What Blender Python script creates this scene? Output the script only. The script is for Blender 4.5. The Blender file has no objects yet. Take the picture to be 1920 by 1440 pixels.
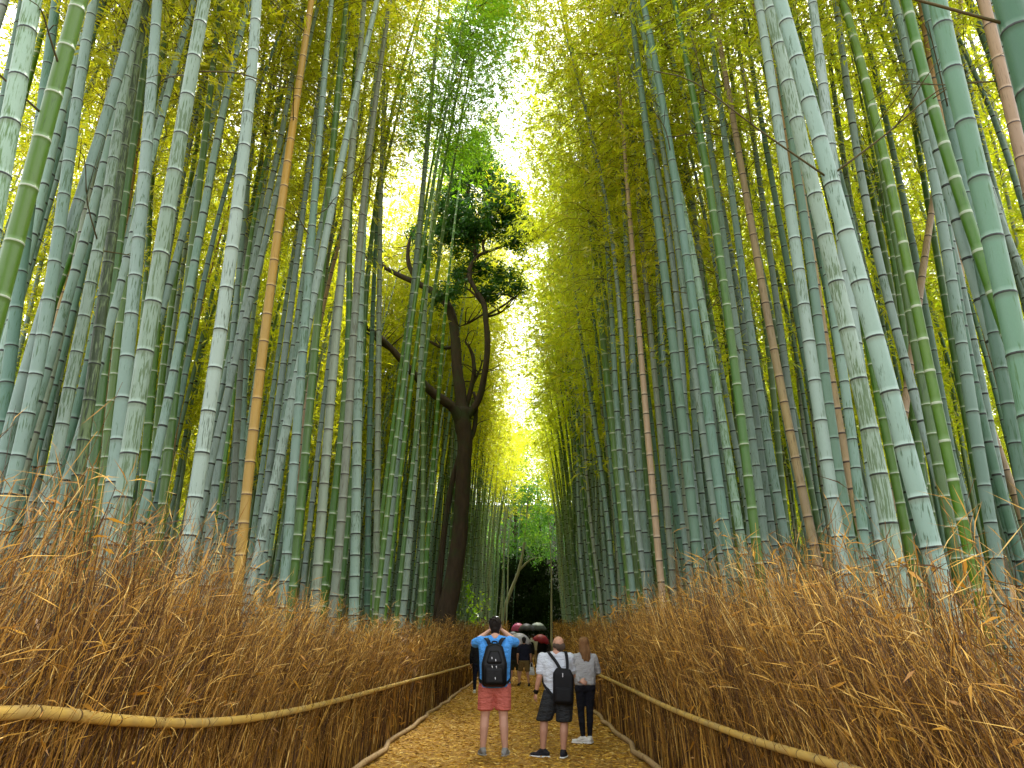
import bpy, bmesh, math, random
import numpy as np
from mathutils import Vector, Matrix

random.seed(7)
RNG = np.random.default_rng(7)
S = bpy.context.scene
COL = S.collection
R = math.radians

# ------------------------------------------------------------------ camera geometry
CAM_H, PITCH, FPX = 1.55, R(18.6), 1440.0
CP, SP = math.cos(PITCH), math.sin(PITCH)

def ray(px, py):
    """world direction of a photo pixel (x right, y ahead, z up); y-scaled by camera depth 1440"""
    u = 720.0 - py
    return np.array([px - 960.0, FPX * CP - u * SP, FPX * SP + u * CP])

def on_y(px, py, y):
    d = ray(px, py); return d * (y / d[1]) + np.array([0, 0, CAM_H])

def on_x(px, py, x):
    d = ray(px, py); return d * (x / d[0]) + np.array([0, 0, CAM_H])

def on_depth(px, py, z):
    return ray(px, py) * (z / FPX) + np.array([0, 0, CAM_H])

def smooth(a, b, t):
    t = np.clip((np.asarray(t, float) - a) / (b - a), 0, 1)
    return t * t * (3 - 2 * t)

def path_x(y):                      # centre line of the path
    y = np.asarray(y, float)
    return -0.12 + 1.45 * (np.clip(y, 0, 200) / 60.0) ** 2

def path_z(y):
    return 0.5 * smooth(28, 66, y)

# ------------------------------------------------------------------ scene helpers
def empty(name, label, cat, loc=(0, 0, 0), group=None):
    o = bpy.data.objects.new(name, None)
    o.empty_display_size = 0.2
    COL.objects.link(o)
    o.location = loc
    o['label'] = label; o['category'] = cat
    if group: o['group'] = group
    return o

def obj(name, me, mat=None, parent=None, loc=None):
    """links a mesh given in WORLD coordinates; under a parent it keeps its place"""
    o = bpy.data.objects.new(name, me)
    COL.objects.link(o)
    if mat is not None:
        for m in (mat if isinstance(mat, (list, tuple)) else [mat]):
            me.materials.append(m)
    if parent is not None:
        o.parent = parent
        o.location = Vector(loc) if loc is not None else -parent.location
    elif loc is not None:
        o.location = loc
    return o

def tag(o, label, cat, group=None):
    o['label'] = label; o['category'] = cat
    if group: o['group'] = group
    return o

def mesh_np(name, V, F, fattr=None, vattr=None, mat_idx=None, smooth_=False):
    V = np.ascontiguousarray(V, dtype=np.float32); F = np.ascontiguousarray(F, dtype=np.int32)
    n, m, k = len(V), len(F), F.shape[1]
    me = bpy.data.meshes.new(name)
    me.vertices.add(n); me.vertices.foreach_set('co', V.ravel())
    me.loops.add(m * k); me.loops.foreach_set('vertex_index', F.ravel())
    me.polygons.add(m); me.polygons.foreach_set('loop_start', np.arange(m, dtype=np.int32) * k)
    if mat_idx is not None:
        me.polygons.foreach_set('material_index', np.ascontiguousarray(mat_idx, dtype=np.int32))
    if smooth_:
        me.polygons.foreach_set('use_smooth', np.ones(m, dtype=bool))
    me.update(calc_edges=True)
    for nm, a in (fattr or {}).items():
        at = me.attributes.new(nm, 'FLOAT', 'FACE'); at.data.foreach_set('value', np.ascontiguousarray(a, dtype=np.float32))
    for nm, a in (vattr or {}).items():
        at = me.attributes.new(nm, 'FLOAT', 'POINT'); at.data.foreach_set('value', np.ascontiguousarray(a, dtype=np.float32))
    return me

def frames(P):
    """tangent + two normals along a polyline"""
    P = np.asarray(P, float)
    T = np.gradient(P, axis=0); T /= np.linalg.norm(T, axis=1)[:, None] + 1e-9
    ref = np.array([0.0, 1.0, 0.0]) if abs(T[0][1]) < 0.9 else np.array([1.0, 0, 0])
    N = np.cross(T, ref); N /= np.linalg.norm(N, axis=1)[:, None] + 1e-9
    B = np.cross(T, N)
    return T, N, B

def tube_np(P, rad, sides=8, wob=0.0, caps=True):
    P = np.asarray(P, float); rad = np.asarray(rad, float)
    T, N, B = frames(P)
    a = np.arange(sides) / sides * 2 * np.pi
    ring = (np.cos(a)[None, :, None] * N[:, None, :] + np.sin(a)[None, :, None] * B[:, None, :])
    rr = rad[:, None] * (1 + (RNG.normal(0, wob, (len(P), sides)) if wob else 0))
    V = (P[:, None, :] + ring * rr[:, :, None]).reshape(-1, 3)
    n = len(P)
    i = np.arange(n - 1)[:, None] * sides; j = np.arange(sides)[None, :]; j2 = (j + 1) % sides
    F = np.stack([i + j, i + j2, i + sides + j2, i + sides + j], -1).reshape(-1, 4)
    if caps:
        c0, c1 = len(V), len(V) + 1
        V = np.vstack([V, P[:1], P[-1:]])
        e = (n - 1) * sides
        k = np.arange(0, sides, 2)
        F = np.vstack([F, np.stack([np.full_like(k, c0), (k + 2) % sides, (k + 1) % sides, k], -1),
                       np.stack([np.full_like(k, c1), e + k, e + (k + 1) % sides, e + (k + 2) % sides], -1)])
    return V, F

class Acc:
    """collects numpy pieces into one mesh"""
    def __init__(s): s.V, s.F, s.M, s.A, s.n = [], [], [], [], 0
    def add(s, V, F, m=0, a=0.5):
        s.V.append(np.asarray(V, float)); s.F.append(np.asarray(F) + s.n); s.n += len(V)
        s.M.append(np.full(len(F), m)); s.A.append(np.full(len(F), a) if np.isscalar(a) else np.asarray(a))
    def mesh(s, name, smooth_=False):
        return mesh_np(name, np.vstack(s.V), np.vstack(s.F), {'rnd': np.concatenate(s.A)}, None, np.concatenate(s.M), smooth_)

def spline(P, n):
    """resample a polyline smoothly (Catmull-Rom)"""
    P = np.asarray(P, float)
    Q = np.vstack([2 * P[0] - P[1], P, 2 * P[-1] - P[-2]])
    out = []
    for t in np.linspace(0, len(P) - 1 - 1e-6, n):
        i = int(t); f = t - i
        a, b, c, d = Q[i], Q[i + 1], Q[i + 2], Q[i + 3]
        out.append(0.5 * (2 * b + (c - a) * f + (2 * a - 5 * b + 4 * c - d) * f * f + (3 * b - a - 3 * c + d) * f ** 3))
    return np.array(out)

def leaves(C, D, L, W, droop=0.0):
    """leaf blades: centres C, directions D, length L, width W -> folded pairs of quads (4 verts each, kite)"""
    n = len(C)
    D = D / (np.linalg.norm(D, axis=1)[:, None] + 1e-9)
    A = RNG.normal(size=(n, 3)); Wd = np.cross(D, A); Wd /= np.linalg.norm(Wd, axis=1)[:, None] + 1e-9
    L = np.broadcast_to(np.asarray(L, float), (n,))[:, None]; W = np.broadcast_to(np.asarray(W, float), (n,))[:, None]
    p0 = C; p2 = C + D * L; mid = C + D * L * 0.38
    mid = mid + np.cross(D, Wd) * L * 0.05
    p2 = p2 - np.array([0, 0, 1.0]) * L * droop
    V = np.stack([p0, mid + Wd * W * .5, p2, mid - Wd * W * .5], 1).reshape(-1, 3)
    F = np.arange(4 * n).reshape(-1, 4)
    return V, F

# ------------------------------------------------------------------ material helpers
class NT:
    def __init__(s, name):
        s.m = bpy.data.materials.new(name); s.m.use_nodes = True
        s.t = s.m.node_tree; s.t.nodes.clear(); s.out = s.t.nodes.new('ShaderNodeOutputMaterial')
    def n(s, typ, ins=None, **kw):
        nd = s.t.nodes.new(typ)
        for k, v in kw.items(): setattr(nd, k, v)
        for k, v in (ins or {}).items():
            sk = nd.inputs[k]
            if isinstance(v, bpy.types.NodeSocket): s.t.links.new(v, sk)
            else: sk.default_value = v
        return nd
    def ramp(s, fac, stops, interp='LINEAR'):
        nd = s.t.nodes.new('ShaderNodeValToRGB'); cr = nd.color_ramp; cr.interpolation = interp
        while len(cr.elements) < len(stops): cr.elements.new(0.5)
        for e, (p, c) in zip(cr.elements, stops):
            e.position = p; e.color = (*c, 1) if len(c) == 3 else c
        s.t.links.new(fac, nd.inputs[0]); return nd.outputs[0]
    def mix(s, fac, a, b, mode='MIX'):
        nd = s.t.nodes.new('ShaderNodeMix'); nd.data_type = 'RGBA'; nd.blend_type = mode; nd.clamp_result = False
        for sk, v in ((nd.inputs[0], fac), (nd.inputs[6], a), (nd.inputs[7], b)):
            if isinstance(v, bpy.types.NodeSocket): s.t.links.new(v, sk)
            else: sk.default_value = (*v, 1) if isinstance(v, tuple) and len(v) == 3 else v
        return nd.outputs[2]
    def math(s, op, a, b=0.0, c=0.0, clamp=False):
        nd = s.t.nodes.new('ShaderNodeMath'); nd.operation = op; nd.use_clamp = clamp
        for sk, v in zip(nd.inputs, (a, b, c)):
            if isinstance(v, bpy.types.NodeSocket): s.t.links.new(v, sk)
            else: sk.default_value = v
        return nd.outputs[0]
    def attr(s, name): return s.n('ShaderNodeAttribute', attribute_name=name).outputs['Fac']
    def obj_random(s): return s.n('ShaderNodeObjectInfo').outputs['Random']
    def coords(s, scale=(1, 1, 1), kind='Object', off=None):
        tc = s.n('ShaderNodeTexCoord').outputs[kind]
        mp = s.n('ShaderNodeMapping', {'Vector': tc, 'Scale': scale})
        if off is not None:
            v = s.n('ShaderNodeCombineXYZ', {0: off, 1: off, 2: off}); s.t.links.new(v.outputs[0], mp.inputs['Location'])
        return mp.outputs[0]
    def noise(s, vec, scale, detail=4, rough=.55):
        return s.n('ShaderNodeTexNoise', {'Vector': vec, 'Scale': scale, 'Detail': detail, 'Roughness': rough}).outputs['Fac']
    def finish(s, shader):
        s.t.links.new(shader, s.out.inputs['Surface']); return s.m
    def pbr(s, col, rough=.6, spec=.4, bump=None, bdist=.01, bstr=.5):
        b = s.n('ShaderNodeBsdfPrincipled', {'Roughness': rough, 'Specular IOR Level': spec})
        if isinstance(col, bpy.types.NodeSocket): s.t.links.new(col, b.inputs['Base Color'])
        else: b.inputs['Base Color'].default_value = (*col, 1)
        if bump is not None:
            bn = s.n('ShaderNodeBump', {'Height': bump, 'Distance': bdist, 'Strength': bstr}); s.t.links.new(bn.outputs[0], b.inputs['Normal'])
        return s.finish(b.outputs[0])

def culm_mat(name, base, fleck, fleck_lo, fleck_hi, line, band, hue2, spec=.35, rough=.5, streak=1.0):
    """bamboo skin: base colour drifting to hue2, streaky flecks, node line and pale band"""
    k = NT(name)
    rnd = k.obj_random(); off = k.math('MULTIPLY', rnd, 37.0)
    big = k.noise(k.coords((1, 1, .22), off=off), 2.2, 3)
    col = k.mix(k.ramp(big, [(.35, (0, 0, 0)), (.65, (1, 1, 1))]), base, hue2)
    # flecks where the wax bloom has worn off: long thin streaks along the stalk, gathered in patches
    st = k.noise(k.coords((1, 1, .09), off=off), 75.0 * streak, 3, .6)
    patch = k.noise(k.coords((1, 1, .35), off=off), 6.0, 3)
    f = k.math('ADD', k.math('MULTIPLY', st, .75), k.math('MULTIPLY', patch, .45))
    fm = k.ramp(f, [(fleck_lo, (0, 0, 0)), (fleck_hi, (1, 1, 1))])
    col = k.mix(fm, col, fleck)
    fine = k.noise(k.coords((1, 1, .3), off=off), 160.0, 2)
    col = k.mix(k.math('MULTIPLY', fine, .35), col, tuple(c * .62 for c in base))
    # per stalk brightness and hue drift
    hs = k.n('ShaderNodeHueSaturation', {'Color': col, 'Hue': k.math('MULTIPLY_ADD', rnd, .028, .484),
                                         'Saturation': k.math('MULTIPLY_ADD', k.math('FRACT', k.math('MULTIPLY', rnd, 7.31)), .4, .90),
                                         'Value': k.math('MULTIPLY_ADD', k.math('FRACT', k.math('MULTIPLY', rnd, 3.77)), .34, .70)}).outputs[0]
    col = k.mix(k.math('MULTIPLY', k.attr('band'), .75), hs, band)
    col = k.mix(k.attr('node'), col, line)
    return k.pbr(col, rough, spec, k.math('ADD', st, k.math('MULTIPLY', big, .4)), .004, .25)

DARK = (.018, .022, .015)
M = {}
M['wax'] = culm_mat('waxy_bamboo', (.28, .375, .315), (.075, .14, .06), .66, .74, DARK, (.33, .41, .35), (.20, .305, .235))
M['pale'] = culm_mat('pale_bamboo', (.32, .42, .345), (.055, .10, .045), .665, .74, DARK, (.36, .44, .37), (.26, .37, .30))
M['mott'] = culm_mat('mottled_bamboo', (.29, .395, .31), (.075, .15, .045), .60, .68, DARK, (.32, .41, .33), (.23, .33, .235), streak=1.15)
M['dmott'] = culm_mat('dark_mottled_bamboo', (.20, .27, .15), (.025, .045, .015), .54, .62, DARK, (.22, .28, .18), (.13, .20, .08), streak=.9)
M['teal'] = culm_mat('blue_green_bamboo', (.145, .24, .18), (.06, .13, .05), .66, .76, DARK, (.21, .29, .235), (.11, .20, .125))
M['deep'] = culm_mat('deep_green_bamboo', (.06, .125, .08), (.03, .07, .03), .68, .8, DARK, (.09, .15, .10), (.05, .115, .06))
M['green'] = culm_mat('green_bamboo', (.07, .165, .035), (.035, .075, .018), .66, .8, (.33, .40, .27), (.16, .25, .11), (.095, .17, .035), .45, .4)
M['lime'] = culm_mat('fresh_green_bamboo', (.085, .195, .038), (.045, .10, .02), .68, .8, (.38, .44, .30), (.17, .27, .11), (.115, .205, .045), .45, .4)
M['tan'] = culm_mat('dry_tan_bamboo', (.43, .31, .125), (.20, .13, .05), .64, .76, (.05, .03, .02), (.42, .30, .18), (.33, .24, .15))
M['gold'] = culm_mat('golden_bamboo', (.50, .34, .12), (.30, .19, .07), .66, .8, (.10, .06, .03), (.52, .38, .17), (.42, .31, .13))
M['cream'] = culm_mat('cream_bamboo', (.52, .42, .29), (.30, .23, .15), .66, .8, (.07, .05, .03), (.52, .44, .32), (.44, .36, .25))
M['pink'] = culm_mat('greyish_brown_bamboo', (.26, .30, .215), (.12, .12, .07), .64, .76, (.04, .035, .025), (.31, .34, .26), (.24, .31, .225))

def leaf_mat(name, stops, trans=.55, spec=.25, obj_shift=.3, gloss=.04):
    k = NT(name)
    f = k.math('ADD', k.math('MULTIPLY', k.attr('rnd'), 1 - obj_shift), k.math('MULTIPLY', k.obj_random(), obj_shift))
    col = k.ramp(f, stops)
    d = k.n('ShaderNodeBsdfDiffuse', {'Color': col}).outputs[0]
    tcol = k.mix(1.0, col, (1.12, 1.12, .8), 'MULTIPLY')
    t = k.n('ShaderNodeBsdfTranslucent', {'Color': tcol}).outputs[0]
    g = k.n('ShaderNodeBsdfGlossy', {'Color': (1, 1, 1, 1), 'Roughness': .35}).outputs[0]
    a = k.n('ShaderNodeMixShader', {0: trans, 1: d, 2: t}).outputs[0]
    b = k.n('ShaderNodeMixShader', {0: gloss, 1: a, 2: g}).outputs[0]
    return k.finish(b)

M['leaf'] = leaf_mat('bamboo_leaf', [(0, (.22, .36, .02)), (.3, (.45, .49, .02)), (.6, (.64, .61, .022)), (.85, (.74, .65, .025)), (1, (.74, .56, .025))], .74)
M['leaf_olive'] = leaf_mat('olive_bamboo_leaf', [(0, (.22, .35, .018)), (.35, (.44, .52, .022)), (.7, (.66, .66, .025)), (1, (.78, .66, .03))], .74)
M['leaf_lime'] = leaf_mat('lime_leaf', [(0, (.10, .26, .012)), (.5, (.22, .44, .018)), (1, (.42, .55, .025))], .6)
M['leaf_dark'] = leaf_mat('evergreen_leaf', [(0, (.018, .065, .01)), (.55, (.045, .14, .015)), (.9, (.075, .21, .02)), (1, (.13, .29, .035))], .35, gloss=.03)
M['leaf_shade'] = leaf_mat('shade_dark_shrub_leaf', [(0, (.004, .008, .003)), (.7, (.012, .022, .006)), (1, (.03, .05, .012))], .15, gloss=.0)  # near-black leaf colour carries the deep shade at the path's end
M['leaf_mid'] = leaf_mat('broad_green_leaf', [(0, (.03, .10, .01)), (.5, (.085, .24, .018)), (1, (.28, .46, .04))], .55)
M['dry_leaf'] = leaf_mat('dry_leaf', [(0, (.26, .12, .02)), (.4, (.50, .23, .025)), (.75, (.62, .33, .045)), (1, (.66, .46, .16))], .3, gloss=.03)

k = NT('twig'); M['twig'] = k.pbr((.09, .075, .03), .8, .2)

k = NT('brush_twig')
M['brush'] = k.pbr(k.ramp(k.attr('rnd'), [(0, (.04, .017, .006)), (.3, (.115, .05, .009)), (.6, (.37, .185, .026)), (.85, (.61, .35, .06)), (1, (.70, .49, .16))]), .65, .3)

k = NT('rail_bamboo')
nz = k.noise(k.coords((1, 1, 1)), 14, 4)
c = k.mix(nz, (.44, .27, .055), (.56, .38, .09)); c = k.mix(k.ramp(k.noise(k.coords(), 3.0, 3), [(.45, (0, 0, 0)), (.7, (1, 1, 1))]), c, (.34, .24, .09))
c = k.mix(k.math('MULTIPLY', k.attr('node'), .95), c, (.07, .04, .015))
M['rail'] = k.pbr(c, .42, .4, nz, .003, .3)
k = NT('old_rail_wood')
nz = k.noise(k.coords((1, 1, 1)), 9, 5)
c = k.mix(nz, (.22, .14, .065), (.46, .31, .14)); c = k.mix(k.math('MULTIPLY', k.attr('node'), .7), c, (.06, .04, .025))
M['oldrail'] = k.pbr(c, .7, .25, nz, .006, .5)

k = NT('evergreen_bark')
b1 = k.noise(k.coords((1, 1, .25)), 7, 6, .65); b2 = k.noise(k.coords(), 1.3, 4)
c = k.mix(b1, (.012, .009, .006), (.085, .058, .037)); c = k.mix(k.ramp(b2, [(.5, (0, 0, 0)), (.68, (1, 1, 1))]), c, (.035, .045, .018))
M['bark'] = k.pbr(c, .85, .2, b1, .05, .9)
k = NT('pale_bark')
b1 = k.noise(k.coords((1, 1, .3)), 9, 5)
M['palebark'] = k.pbr(k.mix(b1, (.10, .10, .06), (.26, .25, .16)), .8, .2, b1, .02, .6)

k = NT('path_litter_ground')
v = k.coords()
n1, n2, n3 = k.noise(v, 28, 6, .7), k.noise(v, 1.1, 4), k.noise(v, 110, 3, .6)
c = k.ramp(n1, [(.28, (.10, .045, .010)), (.45, (.34, .18, .026)), (.62, (.52, .32, .065)), (.8, (.62, .43, .12))])
c = k.mix(k.ramp(n2, [(.4, (0, 0, 0)), (.7, (1, 1, 1))]), c, k.mix(.5, c, (.26, .13, .03)))
M['path'] = k.pbr(c, .85, .2, k.math('ADD', n1, n3), .03, .9)
k = NT('forest_floor')
v = k.coords(); n1, n2 = k.noise(v, 9, 6, .7), k.noise(v, .35, 3)
M['floor'] = k.pbr(k.mix(n1, (.03, .02, .01), (.13, .085, .035)), .95, .1, n1, .06, .8)
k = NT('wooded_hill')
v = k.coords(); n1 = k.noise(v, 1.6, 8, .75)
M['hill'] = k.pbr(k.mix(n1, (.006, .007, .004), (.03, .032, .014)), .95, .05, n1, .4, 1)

def flat_mat(name, col, rough=.75, spec=.3, var=.25, scale=18, bump=.003):
    k = NT(name); nz = k.noise(k.coords(), scale, 4)
    return k.pbr(k.mix(nz, tuple(c * (1 - var) for c in col), tuple(min(1, c * (1 + var)) for c in col)), rough, spec, nz, bump, .5)
# ================================================================== SETTING
def ground_z(x, y):
    x = np.asarray(x, float); y = np.asarray(y, float)
    side = np.abs(x - path_x(y))
    g = path_z(y)
    g = g + 6.0 * smooth(9, 45, side) + 14 * smooth(45, 140, side)     # the grove climbs gently away from the path
    g = g + 22.0 * smooth(74, 125, y)                                  # and ends at a wooded slope
    return g

xs = np.concatenate([np.linspace(-400, -60, 18), np.linspace(-55, -8, 34), np.linspace(-7, 9, 65), np.linspace(10, 55, 34), np.linspace(60, 400, 18)])
ys = np.concatenate([np.linspace(-300, -20, 12), np.linspace(-15, 130, 146), np.linspace(140, 600, 24)])
X, Y = np.meshgrid(xs, ys)
Z = ground_z(X, Y) - 0.012
side = np.abs(X - path_x(Y))
Z = Z + np.where((side > 2.2) & (side < 60), RNG.normal(0, .03, Z.shape), 0)
V = np.stack([X, Y, Z], -1).reshape(-1, 3)
nx = len(xs); i = np.arange(len(ys) - 1)[:, None] * nx; j = np.arange(nx - 1)[None, :]
F = np.stack([i + j, i + j + 1, i + nx + j + 1, i + nx + j], -1).reshape(-1, 4)
cy = V[F].mean(1)
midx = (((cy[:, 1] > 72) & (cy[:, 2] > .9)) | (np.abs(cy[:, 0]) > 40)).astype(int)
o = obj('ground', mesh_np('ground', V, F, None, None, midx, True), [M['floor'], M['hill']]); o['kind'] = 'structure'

HALF = 1.93
yy = np.linspace(-6, 73, 160); cols = np.linspace(-1, 1, 13)
PX = path_x(yy)[:, None] + cols[None, :] * (HALF + .12) ; PY = np.repeat(yy[:, None], 13, 1)
PZ = path_z(PY) + .004 + .035 * (1 - cols[None, :] ** 2) - .0
V = np.stack([PX, PY, PZ], -1).reshape(-1, 3)
i = np.arange(159)[:, None] * 13; j = np.arange(12)[None, :]
F = np.stack([i + j, i + j + 1, i + 13 + j + 1, i + 13 + j], -1).reshape(-1, 4)
o = obj('path', mesh_np('path', V, F, None, None, None, True), M['path']); o['kind'] = 'structure'

# fallen leaves lying all over the path
n = 52000
ly = 5 + 50 * RNG.random(n) ** 1.7
lc = RNG.uniform(-1, 1, n)
lx = path_x(ly) + lc * (HALF + .05)
C = np.stack([lx, ly, path_z(ly) + .035 * (1 - lc ** 2) + RNG.uniform(.006, .02, n)], -1)
a = RNG.uniform(0, 2 * np.pi, n)
D = np.stack([np.cos(a), np.sin(a), RNG.normal(.03, .13, n)], -1)
sc = 1 + ly / 40
V, F = leaves(C, D, RNG.uniform(.035, .095, n) * sc, RNG.uniform(.007, .014, n) * sc)
k = NT('fallen_leaf')
M['fallen'] = k.pbr(k.ramp(k.attr('rnd'), [(0, (.16, .075, .014)), (.25, (.40, .20, .025)), (.6, (.60, .35, .04)), (.88, (.70, .45, .075)), (1, (.78, .60, .22))]), .7, .25)
o = obj('leaf_litter', mesh_np('leaf_litter', V, F, {'rnd': RNG.random(n)}), M['fallen'])
tag(o, 'golden dry bamboo leaves strewn over the path', 'leaf litter'); o['kind'] = 'stuff'
# darker litter on the forest floor
n = 9000
ly = 4 + 46 * RNG.random(n) ** 1.4; sgn = RNG.choice([-1, 1], n)
lx = path_x(ly) + sgn * RNG.uniform(2.4, 9.5, n)
C = np.stack([lx, ly, ground_z(lx, ly) + RNG.uniform(.0, .03, n)], -1)
a = RNG.uniform(0, 2 * np.pi, n); D = np.stack([np.cos(a), np.sin(a), RNG.normal(.05, .2, n)], -1)
V, F = leaves(C, D, RNG.uniform(.08, .18, n), RNG.uniform(.015, .03, n))
o = obj('leaf_litter', mesh_np('leaf_litter', V, F, {'rnd': RNG.random(n) * .6}), M['fallen'])
tag(o, 'brown dead leaves under the bamboo stalks', 'leaf litter'); o['kind'] = 'stuff'

# ================================================================== BRUSHWOOD FENCES
def pole(P, r, spacing, sides=12, wob=0.0):
    """bamboo pole along P with node rings"""
    P = np.asarray(P, float)
    seg = np.r_[0, np.cumsum(np.linalg.norm(np.diff(P, axis=0), axis=1))]
    L = seg[-1]; s = [0.0]; nd = [0.0]
    t = spacing * .5
    while t < L - .05:
        for d, v in ((-.03, 0), (-.008, 0), (-.006, 1), (.006, 1), (.008, 0), (.03, 0)):
            s.append(t + d); nd.append(v)
        t += spacing * RNG.uniform(.8, 1.2)
    s.append(L); nd.append(0.0); s = np.array(s); nd = np.array(nd, float)
    Q = np.stack([np.interp(s, seg, P[:, c]) for c in range(3)], -1)
    rr = np.interp(s, [0, L], r) * (1 + .05 * nd)
    V, F = tube_np(Q, rr, sides, wob)
    va = np.r_[np.repeat(nd, sides), 0, 0]
    return V, F, va

LEFT_TOP = [(2.2, 1.30), (3.4, 1.28), (4.3, 1.17), (5.5, 1.05), (7.2, .97), (9.5, .93), (12.5, .90), (16, .87), (22, .82), (30, .80), (40, .95), (60, 1.25)]
RIGHT_TOP = [(1.5, .96), (3, .93), (4.6, .91), (6.5, .86), (9.6, .84), (13, .87), (18.5, .89), (26, .85), (40, 1.0), (60, 1.3)]
HL = ([0, 3, 5, 7, 9, 12, 18, 24, 66], [2.3, 2.3, 2.3, 2.1, 1.95, 1.9, 2.0, 2.15, 2.5])
HR = ([0, 3, 4.2, 5.4, 6.7, 9, 11, 16, 24, 66], [1.85, 1.85, 1.95, 2.25, 2.4, 2.15, 2.25, 2.1, 2.1, 2.6])

def fence(sgn, top_pts, Hprof, label):
    root = empty('brushwood_fence', label, 'brush fence', (path_x(10.0) + sgn * 2.0, 10, 0))
    acc = Acc()
    bands = [(1.0, 7, 2000, 1.25), (7, 13, 1450, 1.55), (13, 22, 720, 2.2), (22, 36, 400, 3.4), (36, 66, 200, 5.0)]
    for y0, y1, dens, wide in bands:
        n = int((y1 - y0) * dens)
        # bundles of twigs that fan out from a common foot
        nb = max(1, n // 16); bi = RNG.integers(0, nb, n)
        by_, bo, bl, bw, bc = RNG.uniform(y0, y1, nb), RNG.random(nb) ** 1.3 * .8, RNG.normal(.16, .20, nb), RNG.normal(.20, .30, nb), RNG.normal(0, .17, nb)
        bh = RNG.uniform(.68, 1.06, nb)
        y = by_[bi] + RNG.normal(0, .05, n)
        off = np.clip(bo[bi] + RNG.normal(0, .04, n), 0, 1)
        low = RNG.random(n) < .3                                  # the tightly packed face below the rail
        y = np.where(low, RNG.uniform(y0, y1, n), y)
        off = np.where(low, RNG.random(n) * .16, off)
        xf = path_x(y) + sgn * (1.97 + off)
        H = np.interp(y, *Hprof)
        clump = .5 + .5 * np.sin(y * 2.3 + sgn) * np.sin(y * .9 + 1.3 * sgn)
        hgt = H * bh[bi] * (1 - .35 * RNG.random(n) ** 1.6) * (.92 + .16 * clump)
        hgt = np.where(low, RNG.uniform(.75, 1.25, n), hgt)
        wisp = (RNG.random(n) < .02) & ~low
        hgt = np.where(wisp, hgt * RNG.uniform(1.05, 1.22, n), hgt)
        lean_in = np.where(low, RNG.normal(0, .05, n), np.minimum(bl[bi] + RNG.normal(.05, .20, n), off + .06 + .12 * RNG.random(n)))
        lean_y = np.where(low, RNG.normal(0, .06, n), bw[bi] + RNG.normal(0, .20, n))
        z0 = ground_z(xf, y) - .02 + np.where(low, 0, RNG.random(n) ** 2 * .5)
        s = np.linspace(0, 1, 6)
        sag = RNG.normal(0, .10, n)
        bx = np.outer(-sgn * lean_in, s ** 2.0) + np.outer(RNG.normal(0, .022, n), np.sin(s * 5))
        by = np.outer(lean_y, s ** 1.7) + np.outer(RNG.normal(0, .022, n), np.sin(s * 6 + 1))
        bz = np.outer(hgt - z0 * 0, s) - np.outer(np.abs(lean_in) * .22, s ** 3)
        P = np.stack([xf[:, None] + bx, y[:, None] + by, z0[:, None] * (1 - s) + np.outer(ground_z(xf, y), s) + bz], -1)
        w = RNG.uniform(.0017, .0042, n) * wide
        ang = RNG.uniform(0, np.pi, n)
        Wv = np.stack([np.cos(ang), np.sin(ang), np.zeros(n)], -1)[:, None, :] * (w[:, None] * np.linspace(1, .35, 6)[None, :])[:, :, None]
        V = np.stack([P - Wv, P + Wv], 2).reshape(-1, 3)
        base = np.arange(n)[:, None] * 12; q = np.arange(5)[None, :] * 2
        F = np.stack([base + q, base + q + 1, base + q + 3, base + q + 2], -1).reshape(-1, 4)
        acc.add(V, F, 0, np.repeat(np.clip(RNG.beta(1.5, 2.3, n) + np.where(low, 0, bc[bi]), 0, 1), 5))
        # short side sprigs
        m = int(n * 1.9); pick = RNG.integers(0, n, m); sp = RNG.integers(2, 6, m)
        B0 = P[pick, sp]; d = RNG.normal(0, .55, (m, 3)); d[:, 0] *= np.where(B0[:, 2] < 1.1, .25, 1.0); d[:, 2] = np.abs(d[:, 2]) * .6 + .25
        d /= np.linalg.norm(d, axis=1)[:, None]; Ls = RNG.uniform(.06, .30, m)
        V, F = leaves(B0, d, Ls, RNG.uniform(.003, .006, m) * wide, .15)
        acc.add(V, F, 0, np.clip(RNG.beta(2, 2, m) + .08, 0, 1))
        # dead leaves caught among the twigs
        m = int(n * .34); pick = RNG.integers(0, n, m); sp = RNG.integers(1, 6, m)
        d = RNG.normal(0, .8, (m, 3)); d[:, 2] -= .3
        ls = (.032 + .075 * RNG.random(m) ** 2.2) * min(wide, 2.0) ** .8
        V, F = leaves(P[pick, sp] + RNG.normal(0, .02, (m, 3)), d, ls, ls * RNG.uniform(.12, .22, m), .1)
        acc.add(V, F, 1, RNG.random(m))
    b = obj('brushwood', acc.mesh('brushwood'), [M['brush'], M['dry_leaf']], root); b['kind'] = 'stuff'
    # posts behind the face
    for yq in np.arange(3.2, 40, 2.4):
        xq = float(path_x(yq)) + sgn * 2.12
        P = np.array([[xq, yq, -.1], [xq + RNG.normal(0, .02), yq, .55], [xq, yq + RNG.normal(0, .03), np.interp(yq, *zip(*top_pts)) - .03]])
        V, F, va = pole(spline(P, 8), (.03, .027), .24)
        obj('post', mesh_np('post', V, F, None, {'node': va}, None, True), M['oldrail'], root)
    # top rail, a line of bamboo poles that rises and dips
    T = np.array(top_pts)
    fx = np.interp(T[:, 0], [0, 8, 20, 30, 66], [2.0, 1.96, 1.93, 1.86, 1.9]) - .075
    P = np.stack([path_x(T[:, 0]) + sgn * fx, T[:, 0], T[:, 1]], -1)
    V, F, va = pole(spline(P, 160), (.029, .027), .36, 14)
    obj('top_rail', mesh_np('top_rail', V, F, None, {'node': va}, None, True), M['rail'], root)
    # bottom rail: crooked old branches end to end on the ground
    yb = np.arange(3.5, 64, 1.1)
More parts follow.
